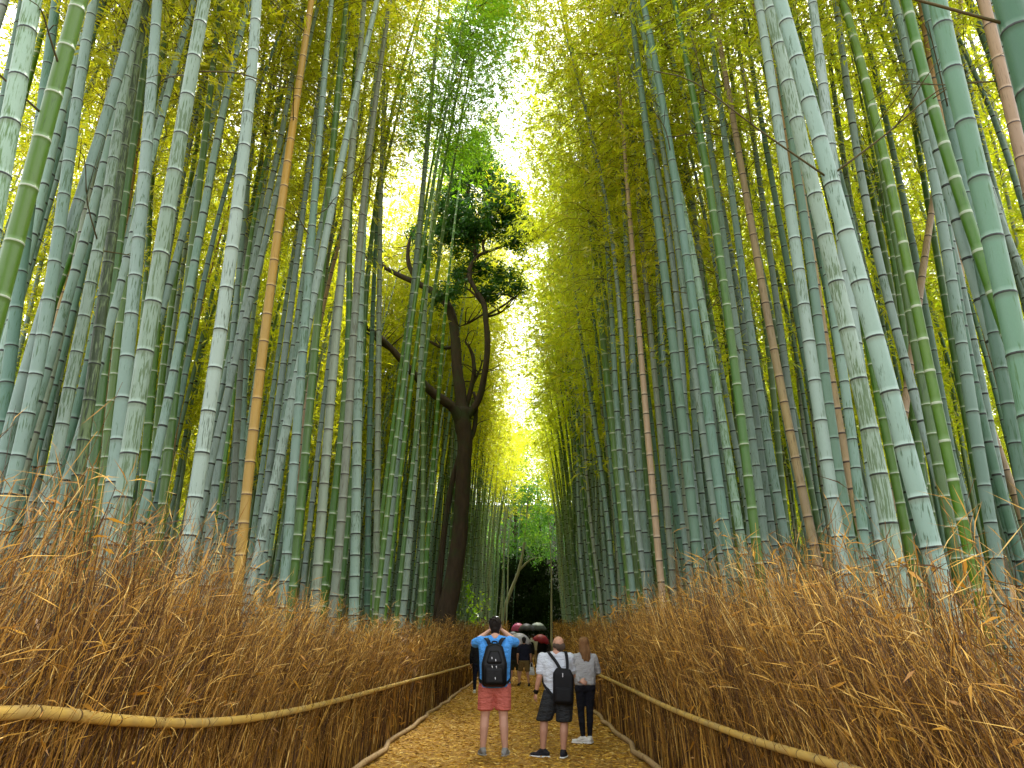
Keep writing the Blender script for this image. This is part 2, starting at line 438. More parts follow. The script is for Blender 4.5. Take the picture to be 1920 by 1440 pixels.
    P = np.stack([path_x(yb) + sgn * (1.86 + RNG.normal(0, .035, len(yb))), yb, path_z(yb) + .045 + np.abs(RNG.normal(0, .018, len(yb)))], -1)
    V, F, va = pole(spline(P, 260), (.04, .036), .8, 10, .06)
    obj('bottom_rail', mesh_np('bottom_rail', V, F, None, {'node': va}, None, True), M['oldrail'], root)
    return root

fence(-1, LEFT_TOP, HL, 'brown brushwood fence on the left of the path, under a thick yellow bamboo rail')
fence(1, RIGHT_TOP, HR, 'brown brushwood fence on the right of the path, under a dull tan bamboo rail')
# ================================================================== BAMBOO
def radius_at(h, H, r0):
    t = np.clip(np.asarray(h, float) / H, 0, 1)
    return r0 * (1.04 - .06 * np.clip(h / .6, 0, 1)) * (1 - .90 * t ** 2.3)

def culm_np(cx_, cy_, H, r0, t, sides, phase=0.0, gap=1.0):
    """culm following x=cx_(h), y=cy_(h): rings round every node; t = half height of the node line"""
    h = [-.25]; node = [0.0]; band = [0.0]; rm = [1.0]
    z = .10 + phase * .25
    while z < H * .985:
        d = gap * (.15 + .25 * min(1, z / 3.2)) * (1 - .35 * (z / H) ** 2)
        for dz, nv, bv, m in ((-6.5 * t, 0, 0, 1), (-1.3 * t, 0, .45, 1.005), (-t, 1, .3, 1.045), (t * .7, 1, .3, 1.035), (t * .95, 0, .6, 1.0), (5 * t, 0, 0, .985)):
            h.append(z + dz); node.append(nv); band.append(bv); rm.append(m)
        z += d * random.uniform(.92, 1.08)
    h.append(H); node.append(0); band.append(0); rm.append(1)
    h = np.array(h); o = np.argsort(h, kind='stable'); h = h[o]; node = np.array(node)[o]; band = np.array(band)[o]; rm = np.array(rm)[o]
    P = np.stack([cx_(h), cy_(h), h], -1)
    V, F = tube_np(P, np.maximum(radius_at(h, H, r0) * rm, .004), sides)
    return V, F, np.r_[np.repeat(node, sides), 0, 0], np.r_[np.repeat(band, sides), 0, 0]

# ---- crowns: leafy branch sprays along the upper culm; local frame: base at origin, +z along the culm, +x the way it nods
def crown_np(L, nodes, per, ll, lw, seed, spread=1.0):
    rng = np.random.default_rng(seed)
    C, D, Ls, TW = [], [], [], []
    for q in range(nodes):
        f = (q + rng.random()) / nodes
        z = L * f
        bl = spread * (1.75 - 1.0 * f) * rng.uniform(.65, 1.2) * min(1, .55 + f * 2)
        ax = .9 * f ** 2.2
        for s_ in range(2):
            az = rng.uniform(0, 2 * np.pi); el = rng.uniform(.25, .85)
            b = np.array([ax, 0, z]); d = np.array([np.cos(az) * np.cos(el), np.sin(az) * np.cos(el), np.sin(el)])
            t = np.linspace(0, 1, 5)
            pts = b + np.outer(t, d) * bl + np.outer(t ** 2.2, [0, 0, -1]) * bl * rng.uniform(.45, .95)
            TW.append(pts)
            n = rng.poisson(per)
            tt = .25 + .8 * rng.random(n) ** .7
            base = np.stack([np.interp(tt, t, pts[:, c_]) for c_ in range(3)], -1)
            # leaves hang in little fans of 3-5 on side twigs
            k_ = max(1, n // 4); fan = rng.integers(0, k_, n)
            foff = rng.normal(0, .2, (k_, 3)) * spread; foff[:, 2] -= .06
            fd = rng.normal(0, 1, (k_, 3)); fd[:, 2] = fd[:, 2] * .35 - .35
            C.append(base[fan] + foff[fan] + rng.normal(0, .035, (n, 3)))
            D.append(fd[fan] + rng.normal(0, .45, (n, 3)))
            Ls.append(rng.uniform(.7, 1.25, n) * ll)
    C = np.vstack(C); D = np.vstack(D); Ls = np.concatenate(Ls)
    return C, D, Ls, lw, TW

def crown_mesh(name, L, nodes, per, ll, lw, seed, spread=1.0):
    C, D, Ls, lw, TW = crown_np(L, nodes, per, ll, lw, seed, spread)
    acc = Acc()
    V, F = leaves(C, D, Ls, Ls * lw, .12)
    acc.add(V, F, 0, np.clip(RNG.beta(2.2, 2.2, len(F)) * .75 + .25 * np.repeat(RNG.random(len(F) // 30 + 1), 30)[:len(F)], 0, 1))
    for pts in TW:
        V, F = tube_np(pts, np.linspace(.0075, .003, 5), 3, 0, False); acc.add(V, F, 1, .5)
    return acc.mesh(name)

CL = 9.0
CROWNS = []
for q in range(9):                                        # the last three are the dense crowns of the front rows
    me = crown_mesh('crown', CL, 30, 46, .15, .17, 100 + q, 1.2) if q < 6 else crown_mesh('crown', CL, 34, 74, .14, .17, 100 + q, 1.2)
    CROWNS.append(me)
CROWN_BY = {}
def crown_for(idx, leafkey):
    key = (idx, leafkey)
    if key not in CROWN_BY:
        me = CROWNS[idx].copy(); me.materials.append(M[leafkey]); me.materials.append(M['twig']); CROWN_BY[key] = me
    return CROWN_BY[key]

def add_crown(root, me, P0, P1, inward, L, wide=1.0):
    """P0 crown base, P1 culm tip (world)"""
    ax = (Vector(P1) - Vector(P0)).normalized()
    xx = (Vector((inward, random.uniform(-.8, .8), 0)) - ax * ax.dot(Vector((inward, 0, 0)))).normalized()
    yy_ = ax.cross(xx).normalized(); xx = yy_.cross(ax)
    s = (Vector(P1) - Vector(P0)).length / L
    m = Matrix((xx, yy_, ax)).transposed().to_4x4()
    c = bpy.data.objects.new('crown', me); COL.objects.link(c)
    c.parent = root
    w = random.uniform(.9, 1.12) * wide
    c.matrix_local = Matrix.Translation(Vector(P0) - root.location) @ m @ Matrix.Diagonal((w, w, s, 1))
    return c

# ---- the stalks one can tell apart in the photograph: (skin, width in px at the lowest point, points up the stalk, label)
HERO = [
 ('lime', 37, [(0, 560), (50, 360), (110, 150), (148, 0)], 'thick smooth bright green bamboo leaning in from the left edge of the view'),
 ('mott', 38, [(0, 340), (28, 173), (62, 0)], 'thick flecked grey-green bamboo in the top left corner, beside a bright green one'),
 ('teal', 20, [(0, 225), (43, 0)], 'slimmer shaded bamboo behind the thick flecked one in the top left corner'),
 ('teal', 25, [(3, 780), (37, 563), (77, 187), (107, 0)], 'blue-green bamboo just right of the thick bright green one at the left edge'),
 ('wax', 27, [(20, 913), (53, 780), (87, 590), (113, 410), (140, 227), (163, 70), (176, 0)], 'smooth pale blue-grey bamboo at far left rising out of the tallest brush'),
 ('wax', 26, [(10, 853), (47, 687), (80, 590), (125, 467), (163, 327), (207, 187), (250, 40)], 'strongly leaning pale bamboo at far left that crosses its neighbour'),
 ('dmott', 24, [(147, 893), (160, 808), (172, 710), (187, 610), (202, 507), (215, 397), (232, 290), (245, 178), (263, 70), (275, 0)], 'dark moss-blotched bamboo near the left edge with black streaks'),
 ('wax', 28, [(207, 947), (215, 863), (227, 778), (245, 613), (260, 450), (273, 287), (287, 133), (295, 0)], 'thick blue-grey bamboo at left, standing against the stalk covered in green flecks'),
 ('mott', 34, [(227, 960), (248, 812), (275, 645), (303, 473), (328, 313), (357, 150), (383, 0)], 'thick bamboo at left covered in bold green flecks'),
 ('green', 12, [(277, 480), (290, 290), (303, 150), (325, 0)], 'slim plain green bamboo high between two thick pale ones at left'),
 ('green', 18, [(307, 928), (318, 833), (335, 687), (350, 533), (363, 433), (377, 333), (392, 187), (413, 0)], 'dark green bamboo at left with white rings, the taller of a green pair'),
 ('lime', 14, [(285, 930), (295, 787), (302, 713), (318, 603), (340, 460), (353, 357), (368, 277), (395, 80)], 'slim fresh green bamboo with closely set white rings at left'),
 ('green', 17, [(265, 940), (277, 813), (292, 640), (300, 560)], 'broad green bamboo at left mostly hidden behind the green-flecked thick stalk'),
 ('lime', 18, [(192, 930), (202, 818), (213, 710), (222, 640), (240, 500)], 'light green bamboo at left squeezed between dark blotched and blue-grey stalks'),
 ('green', 20, [(173, 897), (185, 777), (192, 713), (205, 600)], 'green bamboo at left just behind the dark moss-blotched stalk'),
 ('mott', 25, [(90, 943), (115, 800), (145, 660), (173, 523), (195, 400), (213, 300)], 'pale speckled bamboo at left beside the dark moss-blotched stalk'),
 ('wax', 16, [(70, 897), (88, 810), (115, 680), (142, 557), (160, 470), (175, 370), (190, 280)], 'slim grey-green leaning bamboo at far left, beside a thin tan one'),
 ('tan', 13, [(55, 870), (80, 730), (97, 650), (115, 563), (132, 490), (150, 400)], 'thin dry tan bamboo at far left between two blue-grey stalks'),
 ('tan', 14, [(205, 640), (215, 550), (230, 447), (245, 347), (257, 270), (268, 150)], 'dry orange-tan bamboo high at left between blotched and blue-grey stalks'),
 ('pale', 29, [(350, 1030), (367, 943), (390, 775), (413, 602), (427, 513), (445, 433), (458, 258), (475, 88), (482, 0)], 'thick pale bamboo left of the golden one, with thin dark specks'),
 ('pink', 14, [(430, 1030), (438, 917), (445, 828), (453, 600), (460, 480), (467, 300), (472, 200)], 'pinkish brown dry bamboo next to the thick pale one left of the golden stalk'),
 ('gold', 21, [(440, 1130), (451, 1078), (463, 923), (473, 820), (480, 767), (493, 662), (505, 555), (518, 447), (535, 343), (555, 198), (568, 107), (584, 0)], 'golden yellow dead bamboo left of the path'),
 ('wax', 14, [(418, 850), (423, 770), (433, 687), (440, 600), (447, 520)], 'slim blue-green bamboo close behind the thick pale stalk left of the golden one'),
 ('wax', 13, [(455, 800), (464, 600), (473, 467), (477, 420), (483, 333), (503, 200), (512, 123), (526, 30)], 'slim pale grey bamboo rising between the thick pale stalk and the golden one'),
 ('wax', 15, [(485, 1010), (494, 957), (505, 883), (515, 803), (527, 722), (543, 595), (558, 467), (570, 380), (583, 297), (597, 183), (603, 133)], 'blue-grey bamboo first to the right of the golden stalk'),
 ('pale', 19, [(465, 1110), (484, 1045), (505, 960), (523, 877), (547, 753), (568, 640), (590, 540), (620, 403), (647, 273), (660, 215), (683, 100), (707, 0)], 'sharply leaning pale bamboo that crosses other stalks right of the golden one'),
 ('wax', 20, [(525, 1170), (537, 1059), (544, 968), (558, 775), (567, 678), (577, 530), (585, 433), (597, 288), (603, 197), (612, 105), (621, 5)], 'upright blue-grey bamboo left of the path crossed by the sharply leaning one'),
 ('green', 18, [(548, 1110), (559, 1001), (570, 858), (580, 763), (588, 662), (603, 563), (615, 383), (627, 207), (637, 147), (650, 0)], 'dark green bamboo left of the path, right of the one crossed by a leaning stalk'),
 ('pink', 20, [(590, 1150), (601, 1002), (610, 845), (620, 737), (632, 627), (643, 513), (653, 353), (665, 207), (678, 63), (683, 0)], 'grey-brown bamboo left of the path with shaggy pale rings'),
 ('green', 15, [(605, 1130), (615, 1029), (625, 948), (640, 830), (648, 700), (655, 550)], 'narrow deep green bamboo left of the path behind a grey-brown stalk'),
 ('pink', 18, [(622, 1160), (637, 1010), (647, 913), (653, 763), (658, 700), (665, 600), (674, 480), (690, 300)], 'dull grey bamboo left of the path, left neighbour of the bright speckled one'),
 ('pale', 20, [(659, 1177), (666, 1110), (670, 977), (670, 853), (671, 758), (671, 663), (673, 532), (680, 450), (688, 328), (700, 207), (713, 90), (731, 0)], 'bright pale bamboo with a dark broken base in the brush left of the path'),
 ('teal', 12, [(688, 1150), (691, 922), (692, 873), (697, 623), (701, 547), (708, 400)], 'shaded blue-green bamboo just right of the one with the dark broken base'),
 ('green', 11, [(680, 700), (688, 513), (697, 450), (707, 383), (720, 283), (743, 167), (777, 57), (793, 0)], 'olive green bamboo left of the path bending towards it near the top'),
 ('pink', 13, [(703, 1160), (706, 1042), (708, 928), (708, 813), (710, 660), (712, 480), (716, 300), (722, 120)], 'greyish upright bamboo left of the path, before the leaning slim pale ones'),
 ('wax', 15, [(713, 1140), (724, 1051), (737, 930), (747, 847), (757, 720), (765, 640), (773, 558), (785, 443), (798, 313), (808, 192), (817, 83), (825, 0)], 'slender pale bamboo leaning over the evergreen tree branches, left of the path'),
 ('pale', 13, [(756, 1150), (765, 1033), (777, 897), (783, 777), (788, 697), (798, 547), (805, 490), (814, 400)], 'slender brownish-white bamboo left of the evergreen tree, short of its crown'),
 ('lime', 10, [(790, 1110), (791, 1055), (793, 968), (794, 876), (793, 780), (797, 600)], 'thin vivid green bamboo left of the evergreen tree trunk'),
 ('lime', 9, [(796, 1120), (800, 1027), (806, 962), (812, 897), (817, 793), (827, 680)], 'thin vivid green bamboo nearest the evergreen trunk on its left'),
 # right of the path
 ('lime', 15, [(1185, 1140), (1175, 1056), (1164, 935), (1155, 850), (1148, 810), (1135, 683), (1117, 518), (1105, 400), (1095, 283), (1080, 167), (1072, 113), (1058, 10)], 'green bamboo with white rings whose slim top leans over the path on its right'),
 ('wax', 14, [(1285, 760), (1272, 617), (1262, 513), (1255, 463), (1245, 353), (1235, 297), (1217, 243), (1200, 187), (1185, 140), (1160, 43), (1143, 0)], 'pale bamboo right of the path that bends strongly left at the top'),
 ('teal', 21, [(1312, 1090), (1299, 959), (1285, 843), (1278, 783), (1268, 670), (1258, 613), (1243, 500), (1228, 383), (1215, 270), (1202, 157), (1190, 53), (1180, 0)], 'broad blue-green bamboo right of the path beside a cream one'),
 ('teal', 21, [(1380, 1120), (1361, 1011), (1343, 883), (1325, 755), (1308, 627), (1290, 495), (1268, 362), (1248, 230), (1227, 107), (1205, 0)], 'broad dark teal bamboo right of the path next to a pale blotchy one'),
 ('wax', 15, [(1340, 960), (1325, 858), (1307, 738), (1290, 615), (1277, 495), (1257, 375), (1240, 267), (1217, 130)], 'blue-green bamboo right of the path half hidden by the dark teal one'),
 ('mott', 18, [(1405, 1110), (1389, 1010), (1373, 903), (1355, 795), (1338, 687), (1318, 578), (1298, 480), (1283, 400)], 'silvery blotched bamboo right of the path between teal and green stalks'),
 ('wax', 14, [(1425, 850), (1410, 700), (1397, 630), (1377, 510), (1365, 470), (1355, 387), (1335, 287), (1315, 177), (1305, 117), (1292, 67), (1283, 0)], 'blue-grey bamboo right of the path with bare dark twigs near its top'),
 ('green', 20, [(1430, 1110), (1415, 1007), (1402, 892), (1388, 772), (1373, 652), (1358, 527), (1340, 413), (1327, 347), (1312, 240)], 'thick deep green bamboo right of the path'),
 ('cream', 14, [(1243, 1120), (1234, 1041), (1227, 960), (1217, 835), (1210, 753), (1203, 677), (1192, 558), (1187, 483), (1179, 380), (1170, 270)], 'cream coloured dead bamboo right of the path'),
 ('wax', 15, [(1215, 1090), (1210, 1017), (1200, 893), (1195, 803), (1187, 717), (1182, 587), (1177, 483), (1170, 380)], 'blue-green bamboo right of the path, left neighbour of the cream one'),
 ('pink', 13, [(1262, 1100), (1252, 982), (1245, 892), (1237, 797), (1222, 650), (1208, 500), (1203, 450), (1192, 313), (1180, 150)], 'grey-brown bamboo right of the path, right neighbour of the cream one'),
 ('wax', 12, [(1390, 900), (1377, 817), (1362, 743), (1340, 633), (1330, 560), (1302, 442), (1293, 390), (1282, 287), (1267, 183), (1253, 67)], 'slim grey bamboo right of the path behind the blotched silvery one'),
 ('wax', 17, [(1485, 1080), (1470, 1000), (1455, 920), (1447, 852), (1435, 783), (1410, 643), (1390, 503), (1370, 365), (1357, 230), (1348, 167), (1330, 35), (1325, 0)], 'grey-green bamboo right of the path, left of the orange-tan dead one'),
 ('tan', 18, [(1530, 1030), (1512, 960), (1500, 908), (1488, 853), (1468, 742), (1447, 627), (1425, 513), (1405, 397), (1385, 283), (1365, 170), (1343, 57), (1337, 0)], 'orange-tan dead bamboo right of the path'),
 ('wax', 15, [(1518, 1000), (1500, 890), (1488, 798), (1472, 682), (1455, 570), (1443, 463), (1428, 360), (1413, 260), (1398, 167), (1380, 70), (1370, 0)], 'slim blue-grey bamboo touching the orange-tan dead one on its right'),
 ('teal', 15, [(1530, 780), (1515, 690), (1498, 613), (1488, 553), (1475, 492), (1465, 433), (1443, 315), (1423, 200), (1403, 80), (1388, 0)], 'teal bamboo second to the right of the orange-tan dead one'),
 ('wax', 26, [(1575, 1030), (1562, 947), (1543, 817), (1520, 662), (1498, 510), (1485, 422), (1473, 333), (1460, 243), (1447, 153), (1433, 67), (1421, 0)], 'smooth blue-grey thick bamboo, left one of three thick pale stalks at right'),
 ('mott', 34, [(1680, 1060), (1653, 923), (1637, 827), (1615, 730), (1592, 638), (1572, 547), (1550, 455), (1528, 370), (1507, 283), (1488, 197), (1467, 113), (1448, 33)], 'thick speckled bamboo, middle one of three thick pale stalks at right'),
 ('pale', 38, [(1760, 1080), (1723, 933), (1698, 843), (1673, 752), (1648, 663), (1623, 573), (1598, 483), (1575, 393), (1550, 307), (1525, 220), (1500, 133), (1475, 50), (1463, 0)], 'stout pale bamboo at right, the rightmost of three thick pale stalks'),
 ('wax', 25, [(1612, 700), (1585, 500), (1566, 340), (1548, 200), (1538, 120), (1523, 0)], 'smooth blue-grey bamboo that disappears behind the stout pale stalk at right'),
 ('dmott', 14, [(1635, 560), (1608, 450), (1593, 367), (1577, 267), (1563, 167), (1545, 50)], 'dark brownish green bamboo high at right behind the stout pale stalk'),
 ('green', 21, [(1790, 1030), (1777, 957), (1755, 858), (1735, 753), (1717, 647), (1698, 537), (1678, 430), (1657, 323), (1635, 222), (1610, 123), (1577, 0)], 'long deep green bamboo with pale rings at right, right of the stout pale stalk'),
 ('lime', 15, [(1727, 880), (1713, 772), (1700, 667), (1687, 560), (1678, 510), (1665, 430)], 'shorter fresh green bamboo at right between stout pale and long green stalks'),
 ('wax', 24, [(1875, 1080), (1860, 1000), (1843, 903), (1833, 833), (1812, 693), (1800, 623), (1775, 480), (1752, 337), (1723, 193), (1692, 57), (1676, 0)], 'blue-grey bamboo at right, right of a slimmer green one'),
 ('green', 15, [(1815, 800), (1797, 710), (1780, 610), (1765, 512), (1757, 480), (1735, 362), (1713, 222), (1697, 133), (1680, 40)], 'slim green bamboo with light rings at right, touching a blue-grey one'),
 ('teal', 44, [(1940, 830), (1913, 687), (1893, 590), (1872, 490), (1848, 388), (1825, 295), (1802, 200), (1782, 110), (1762, 22), (1757, 0)], 'very thick smooth blue-green bamboo near the right edge'),
 ('teal', 26, [(1925, 950), (1910, 863), (1895, 788), (1867, 638), (1835, 487), (1807, 340), (1777, 198), (1747, 63), (1737, 10)], 'shaded blue-green bamboo just left of the very thick one near the right edge'),
 ('tan', 27, [(1950, 440), (1917, 312), (1888, 173), (1855, 40), (1843, 0)], 'thick dry tan bamboo in the top right corner'),
 ('deep', 62, [(1975, 340), (1940, 180), (1905, 60), (1885, -30)], 'huge dark green bamboo cut off by the top right corner of the view'),
 ('teal', 14, [(1920, 560), (1883, 427), (1853, 303), (1823, 180), (1793, 57), (1783, 0)], 'slim teal bamboo just right of the very thick one near the right edge'),
 ('tan', 10, [(1815, 470), (1793, 367), (1767, 240), (1733, 93), (1713, 0)], 'thin dry tan bamboo high at right between blue-grey stalks'),
 ('tan', 16, [(1700, 740), (1723, 563), (1747, 393), (1770, 250)], 'dead tan bamboo at right tilting the other way from all the rest'),
 ('tan', 15, [(1915, 970), (1893, 903), (1863, 813), (1843, 763), (1827, 700), (1812, 620)], 'dry tan bamboo low at the right edge behind grass stems'),
 ('wax', 20, [(1622, 1040), (1612, 932), (1593, 780), (1578, 703), (1570, 620)], 'pale bamboo at right showing low between the thick pale stalks'),
 ('green', 18, [(1685, 930), (1673, 868), (1653, 773), (1635, 680)], 'dark green bamboo at right showing between the two thickest pale stalks'),
 ('teal', 16, [(1805, 960), (1787, 873), (1767, 747), (1748, 647), (1728, 547), (1710, 450)], 'shaded grey-green bamboo at right, right of the long deep green one'),
 ('wax', 9, [(1148, 1080), (1136, 960), (1122, 840), (1113, 780), (1103, 720), (1088, 623), (1080, 563), (1070, 470)], 'slender silver bamboo right of the path, left of the green white-ringed one'),
 ('pink', 10, [(1528, 960), (1520, 900), (1510, 830), (1500, 740), (1488, 620), (1478, 500)], 'thin pinkish dry bamboo right of the orange-tan dead one'),
 ('teal', 21, [(1585, 960), (1572, 877), (1558, 793), (1547, 710), (1537, 623), (1525, 535), (1512, 440)], 'shaded bamboo behind the left one of three thick pale stalks at right'),
 ('wax', 16, [(1445, 1110), (1437, 1044), (1430, 982), (1417, 857), (1407, 792), (1397, 725), (1377, 595), (1365, 500)], 'blue-grey bamboo right of the path, right neighbour of the thick deep green one'),
]
HEROXY = []
for skin, wpx, pts, label in HERO:
    x0 = pts[0][0]
    D = .128 if wpx < 50 else .15
    z = FPX * D / wpx
    side = -1 if x0 < 960 else 1
    low = on_depth(*pts[0], z)
    for _ in range(40):                                  # keep the stalk outside the brush fence
        low = on_depth(*pts[0], z)
        if abs(low[0] - path_x(low[1])) >= 2.55: break
        z *= 1.03
    y0 = float(low[1]); D = wpx * z / FPX
    D = min(D, .175)
    W = np.array([on_y(a, b, y0) for a, b in pts])
    W = W[np.argsort(W[:, 2])]
    deg = 3 if len(pts) >= 6 else (2 if len(pts) >= 4 else 1)
    h0, h1 = W[0, 2], W[-1, 2]
    pc = np.polyfit(W[:, 2], W[:, 0], deg); dp = np.polyder(pc)
    pl = np.polyfit(W[:, 2], W[:, 0], 1)
    s0 = .5 * np.polyval(dp, h0) + .5 * pl[0]; s1 = float(np.clip(np.polyval(dp, h1), -.3, .3))
    H = random.uniform(16.5, 18.5) if y0 > 9 else random.uniform(15, 17)
    if 'shorter' in label: H = 12.5
    H = max(H, h1 + 4.5)
    def cx_(h, pc=pc, h0=h0, h1=h1, s0=s0, s1=s1, side=side):
        h = np.asarray(h, float)
        a = np.polyval(pc, np.clip(h, h0, h1)) + np.where(h < h0, (h - h0) * s0, 0)
        up = np.maximum(h - h1, 0)
        lim = s1 if (s1 * side) > -.16 else -.16 * side
        return a + up * (s1 * np.exp(-up / 4) + lim * (1 - np.exp(-up / 4))) - side * .004 * up ** 2
    wy = random.uniform(-.004, .004)
    def cy_(h, y0=y0, wy=wy): return y0 + wy * np.asarray(h, float) * 0
    bx = float(cx_(0.0)); gz = float(ground_z(bx, y0))
    V, F, nd, bd = culm_np(cx_, cy_, H, D / 2, max(.0075, z * .0009), 14 if z < 9 else 10, random.random(), 1.0)
    V[:, 2] = np.where(V[:, 2] < gz + .0, gz - .15, V[:, 2])
    root = empty('bamboo', label, 'bamboo', (bx, y0, gz), 'tall bamboo stalks of the grove')
    me = mesh_np('culm', V, F, None, {'node': nd, 'band': bd}, None, True)
    obj('culm', me, M[skin], root)
    HEROXY.append((bx, y0))
    if 'bare dark twigs' in label or (y0 < 12 and random.random() < .3):      # dead bare side branches
        for _ in range(5 if 'bare' in label else 2):
            hq = random.uniform(h0 + .55 * (h1 - h0), h1); a_ = random.uniform(0, 6.28); L_ = random.uniform(.7, 1.7)
            d_ = np.array([math.cos(a_), math.sin(a_) * .6, random.uniform(.1, .6)]); b_ = np.array([float(cx_(hq)), y0, hq])
            P_ = np.array([b_, b_ + d_ * L_ * .4, b_ + d_ * L_ * .75 + RNG.normal(0, .05, 3), b_ + d_ * L_ + np.array([0, 0, -.15])])
            V, F = tube_np(spline(P_, 10), np.linspace(.009, .003, 10), 5)
            for u_ in (.45, .7):
                c_ = b_ + d_ * L_ * u_; e_ = d_ + RNG.normal(0, .6, 3)
                V2, F2 = tube_np(np.array([c_, c_ + e_ * .2, c_ + e_ * .4 - np.array([0, 0, .05])]), [.005, .004, .002], 4)
                F = np.vstack([F, F2 + len(V)]); V = np.vstack([V, V2])
            obj('branch', mesh_np('branch', V, F), M['twig'], root)
    dead = skin in ('tan', 'gold', 'cream') or 'tilting' in label
    if not dead and y0 > 6.5 and not (600 < x0 < 840 and pts[-1][1] > 5):
        hb = min(max(H * .56, h1 + .2), H - 3.5)
        add_crown(root, crown_for(random.randrange(6), 'leaf' if side < 0 else 'leaf_olive'),
                  (float(cx_(hb)), y0, hb), (float(cx_(H)), y0, H), -side, CL)

# ---- the many stalks behind them: shared shapes, each copy its own object
SHAPES = []                                               # nodding towards +x
for q in range(7):
    b1, b2, wob, ph = random.uniform(.012, .055), random.uniform(.4, 1.3), random.uniform(.04, .14), random.uniform(0, 6)
    H = 18.0
    fx = lambda h, b1=b1, b2=b2, wob=wob, ph=ph: b1 * np.asarray(h, float) + b2 * (np.clip(h, 0, 30) / 18.0) ** 2.6 + wob * np.sin(np.asarray(h) * .55 + ph) - wob * math.sin(ph)
    fy = lambda h, wob=wob, ph=ph: wob * np.sin(np.asarray(h, float) * .4 + ph * 2) - wob * math.sin(ph * 2)
    near = culm_np(fx, fy, H, .058, .014, 10, random.random())
    far = culm_np(fx, fy, H, .058, .023, 7, random.random(), 1.3)
    SHAPES.append((fx, fy, H, near, far))
CULM_BY = {}
def culm_for(q, far, skin):
    key = (q, far, skin)
    if key not in CULM_BY:
        V, F, nd, bd = SHAPES[q][4 if far else 3]
        me = mesh_np('culm', V, F, None, {'node': nd, 'band': bd}, None, True); me.materials.append(M[skin]); CULM_BY[key] = me
    return CULM_BY[key]

cand = []
for side in (-1, 1):
    for y in np.arange(6.5, 74, .62):
        for d in np.arange(2.65, 27, .72):
            if d > 4 + y * .75: continue
            dens = .60 if d < 5 else (.36 if d < 9 else (.26 if d < 14 else .17))
            if y > 45: dens *= .8
            if random.random() > dens: continue
            yy2 = y + random.uniform(-.3, .3); dd = d + random.uniform(-.34, .34)
            if dd < 2.6: continue
            x = float(path_x(yy2)) + side * dd
            if yy2 < 12 and dd < 4.4: continue           # the front row near the viewer is built above
            if side < 0 and yy2 < 15 and dd < 3.4: continue
            if side > 0 and yy2 < 14 and dd < 3.6: continue
            if any((x - a) ** 2 + (yy2 - b) ** 2 < .12 for a, b in HEROXY): continue
            if (x + 2.2) ** 2 + (yy2 - 28) ** 2 < .8: continue
            if side < 0 and yy2 < 29.5 and x / yy2 > (-.29 if yy2 > 17 else -.22): continue         # nothing but the slender front stalks before the evergreen
            cand.append((math.hypot(x, yy2) + .8 * max(0, dd - 6) + random.uniform(0, 1.5), x, yy2, side, dd))
cand.sort()
NTHING = 222 - len(HERO); print('candidates', len(cand))
LBL = {
 ('wax', -1): 'blue-grey waxy bamboo in the dense stand left of the path, behind the front row',
 ('wax', 1): 'blue-grey waxy bamboo in the dense stand right of the path, behind the front row',
 ('teal', -1): 'shaded teal bamboo deep in the stand left of the path, behind the front row',
 ('teal', 1): 'shaded teal bamboo deep in the stand right of the path, behind the front row',
 ('green', -1): 'plain deep green bamboo standing back among the crowd of stalks left of the path',
 ('green', 1): 'plain deep green bamboo standing back among the crowd of stalks right of the path',
 ('lime', -1): 'fresh green bamboo with white rings back in the crowd of stalks left of the path',
 ('lime', 1): 'fresh green bamboo with white rings back in the crowd of stalks right of the path',
 ('pink', -1): 'dull grey-brown bamboo back in the crowd of stalks left of the path',
 ('pink', 1): 'dull grey-brown bamboo back in the crowd of stalks right of the path',
 ('tan', -1): 'dry tan bamboo back in the crowd of stalks left of the path',
 ('tan', 1): 'dry tan bamboo back in the crowd of stalks right of the path',
}
def place(x, y, side):
    q = random.randrange(len(SHAPES)); rz = (0 if side < 0 else math.pi) + random.gauss(0, .45)
    s = random.uniform(.86, 1.14); tilt = random.gauss(0, .018)
    return q, rz, s, tilt
for kf, x, y, side, dd in cand[:NTHING]:
    q, rz, s, tilt = place(x, y, side)
    skin = random.choices(['wax', 'teal', 'green', 'lime', 'pink', 'tan'], [.46, .24, .13, .10, .045, .025])[0]
    root = empty('bamboo', LBL[(skin, side)], 'bamboo', (x, y, float(ground_z(x, y)) - .02), 'tall bamboo stalks of the grove')
    root.rotation_euler = (tilt, random.gauss(0, .012), rz); root.scale = (s, s, s)
    c = bpy.data.objects.new('culm', culm_for(q, y > 24, skin)); COL.objects.link(c); c.parent = root
    thick = random.uniform(.8, 1.25)
    fx, fy, H, _, _ = SHAPES[q]
    if skin != 'tan':
        hb = random.uniform(7.5, 10.5) if 13 < y < 27 else random.uniform(10, 11.5) if y < 40 else random.uniform(12, 13.5)
        rl = root.location.copy(); root.location = (0, 0, 0)
        lk = ('leaf' if random.random() < .8 else 'leaf_olive') if side < 0 else ('leaf_olive' if random.random() < .62 else 'leaf')
        if side < 0 and 29 < y < 46 and dd < 7: root.scale = [v * 1.2 for v in root.scale]
        ci = random.randrange(6, 9) if (dd < 4.6 and y > 12) else random.randrange(6)
        if side < 0 and y <= 29.5 and x / y > -.42: hb = 12.8
        add_crown(root, crown_for(ci, lk), (float(fx(hb)), float(fy(hb)), hb), (float(fx(H)), float(fy(H)), H), 1, CL)
        root.location = rl

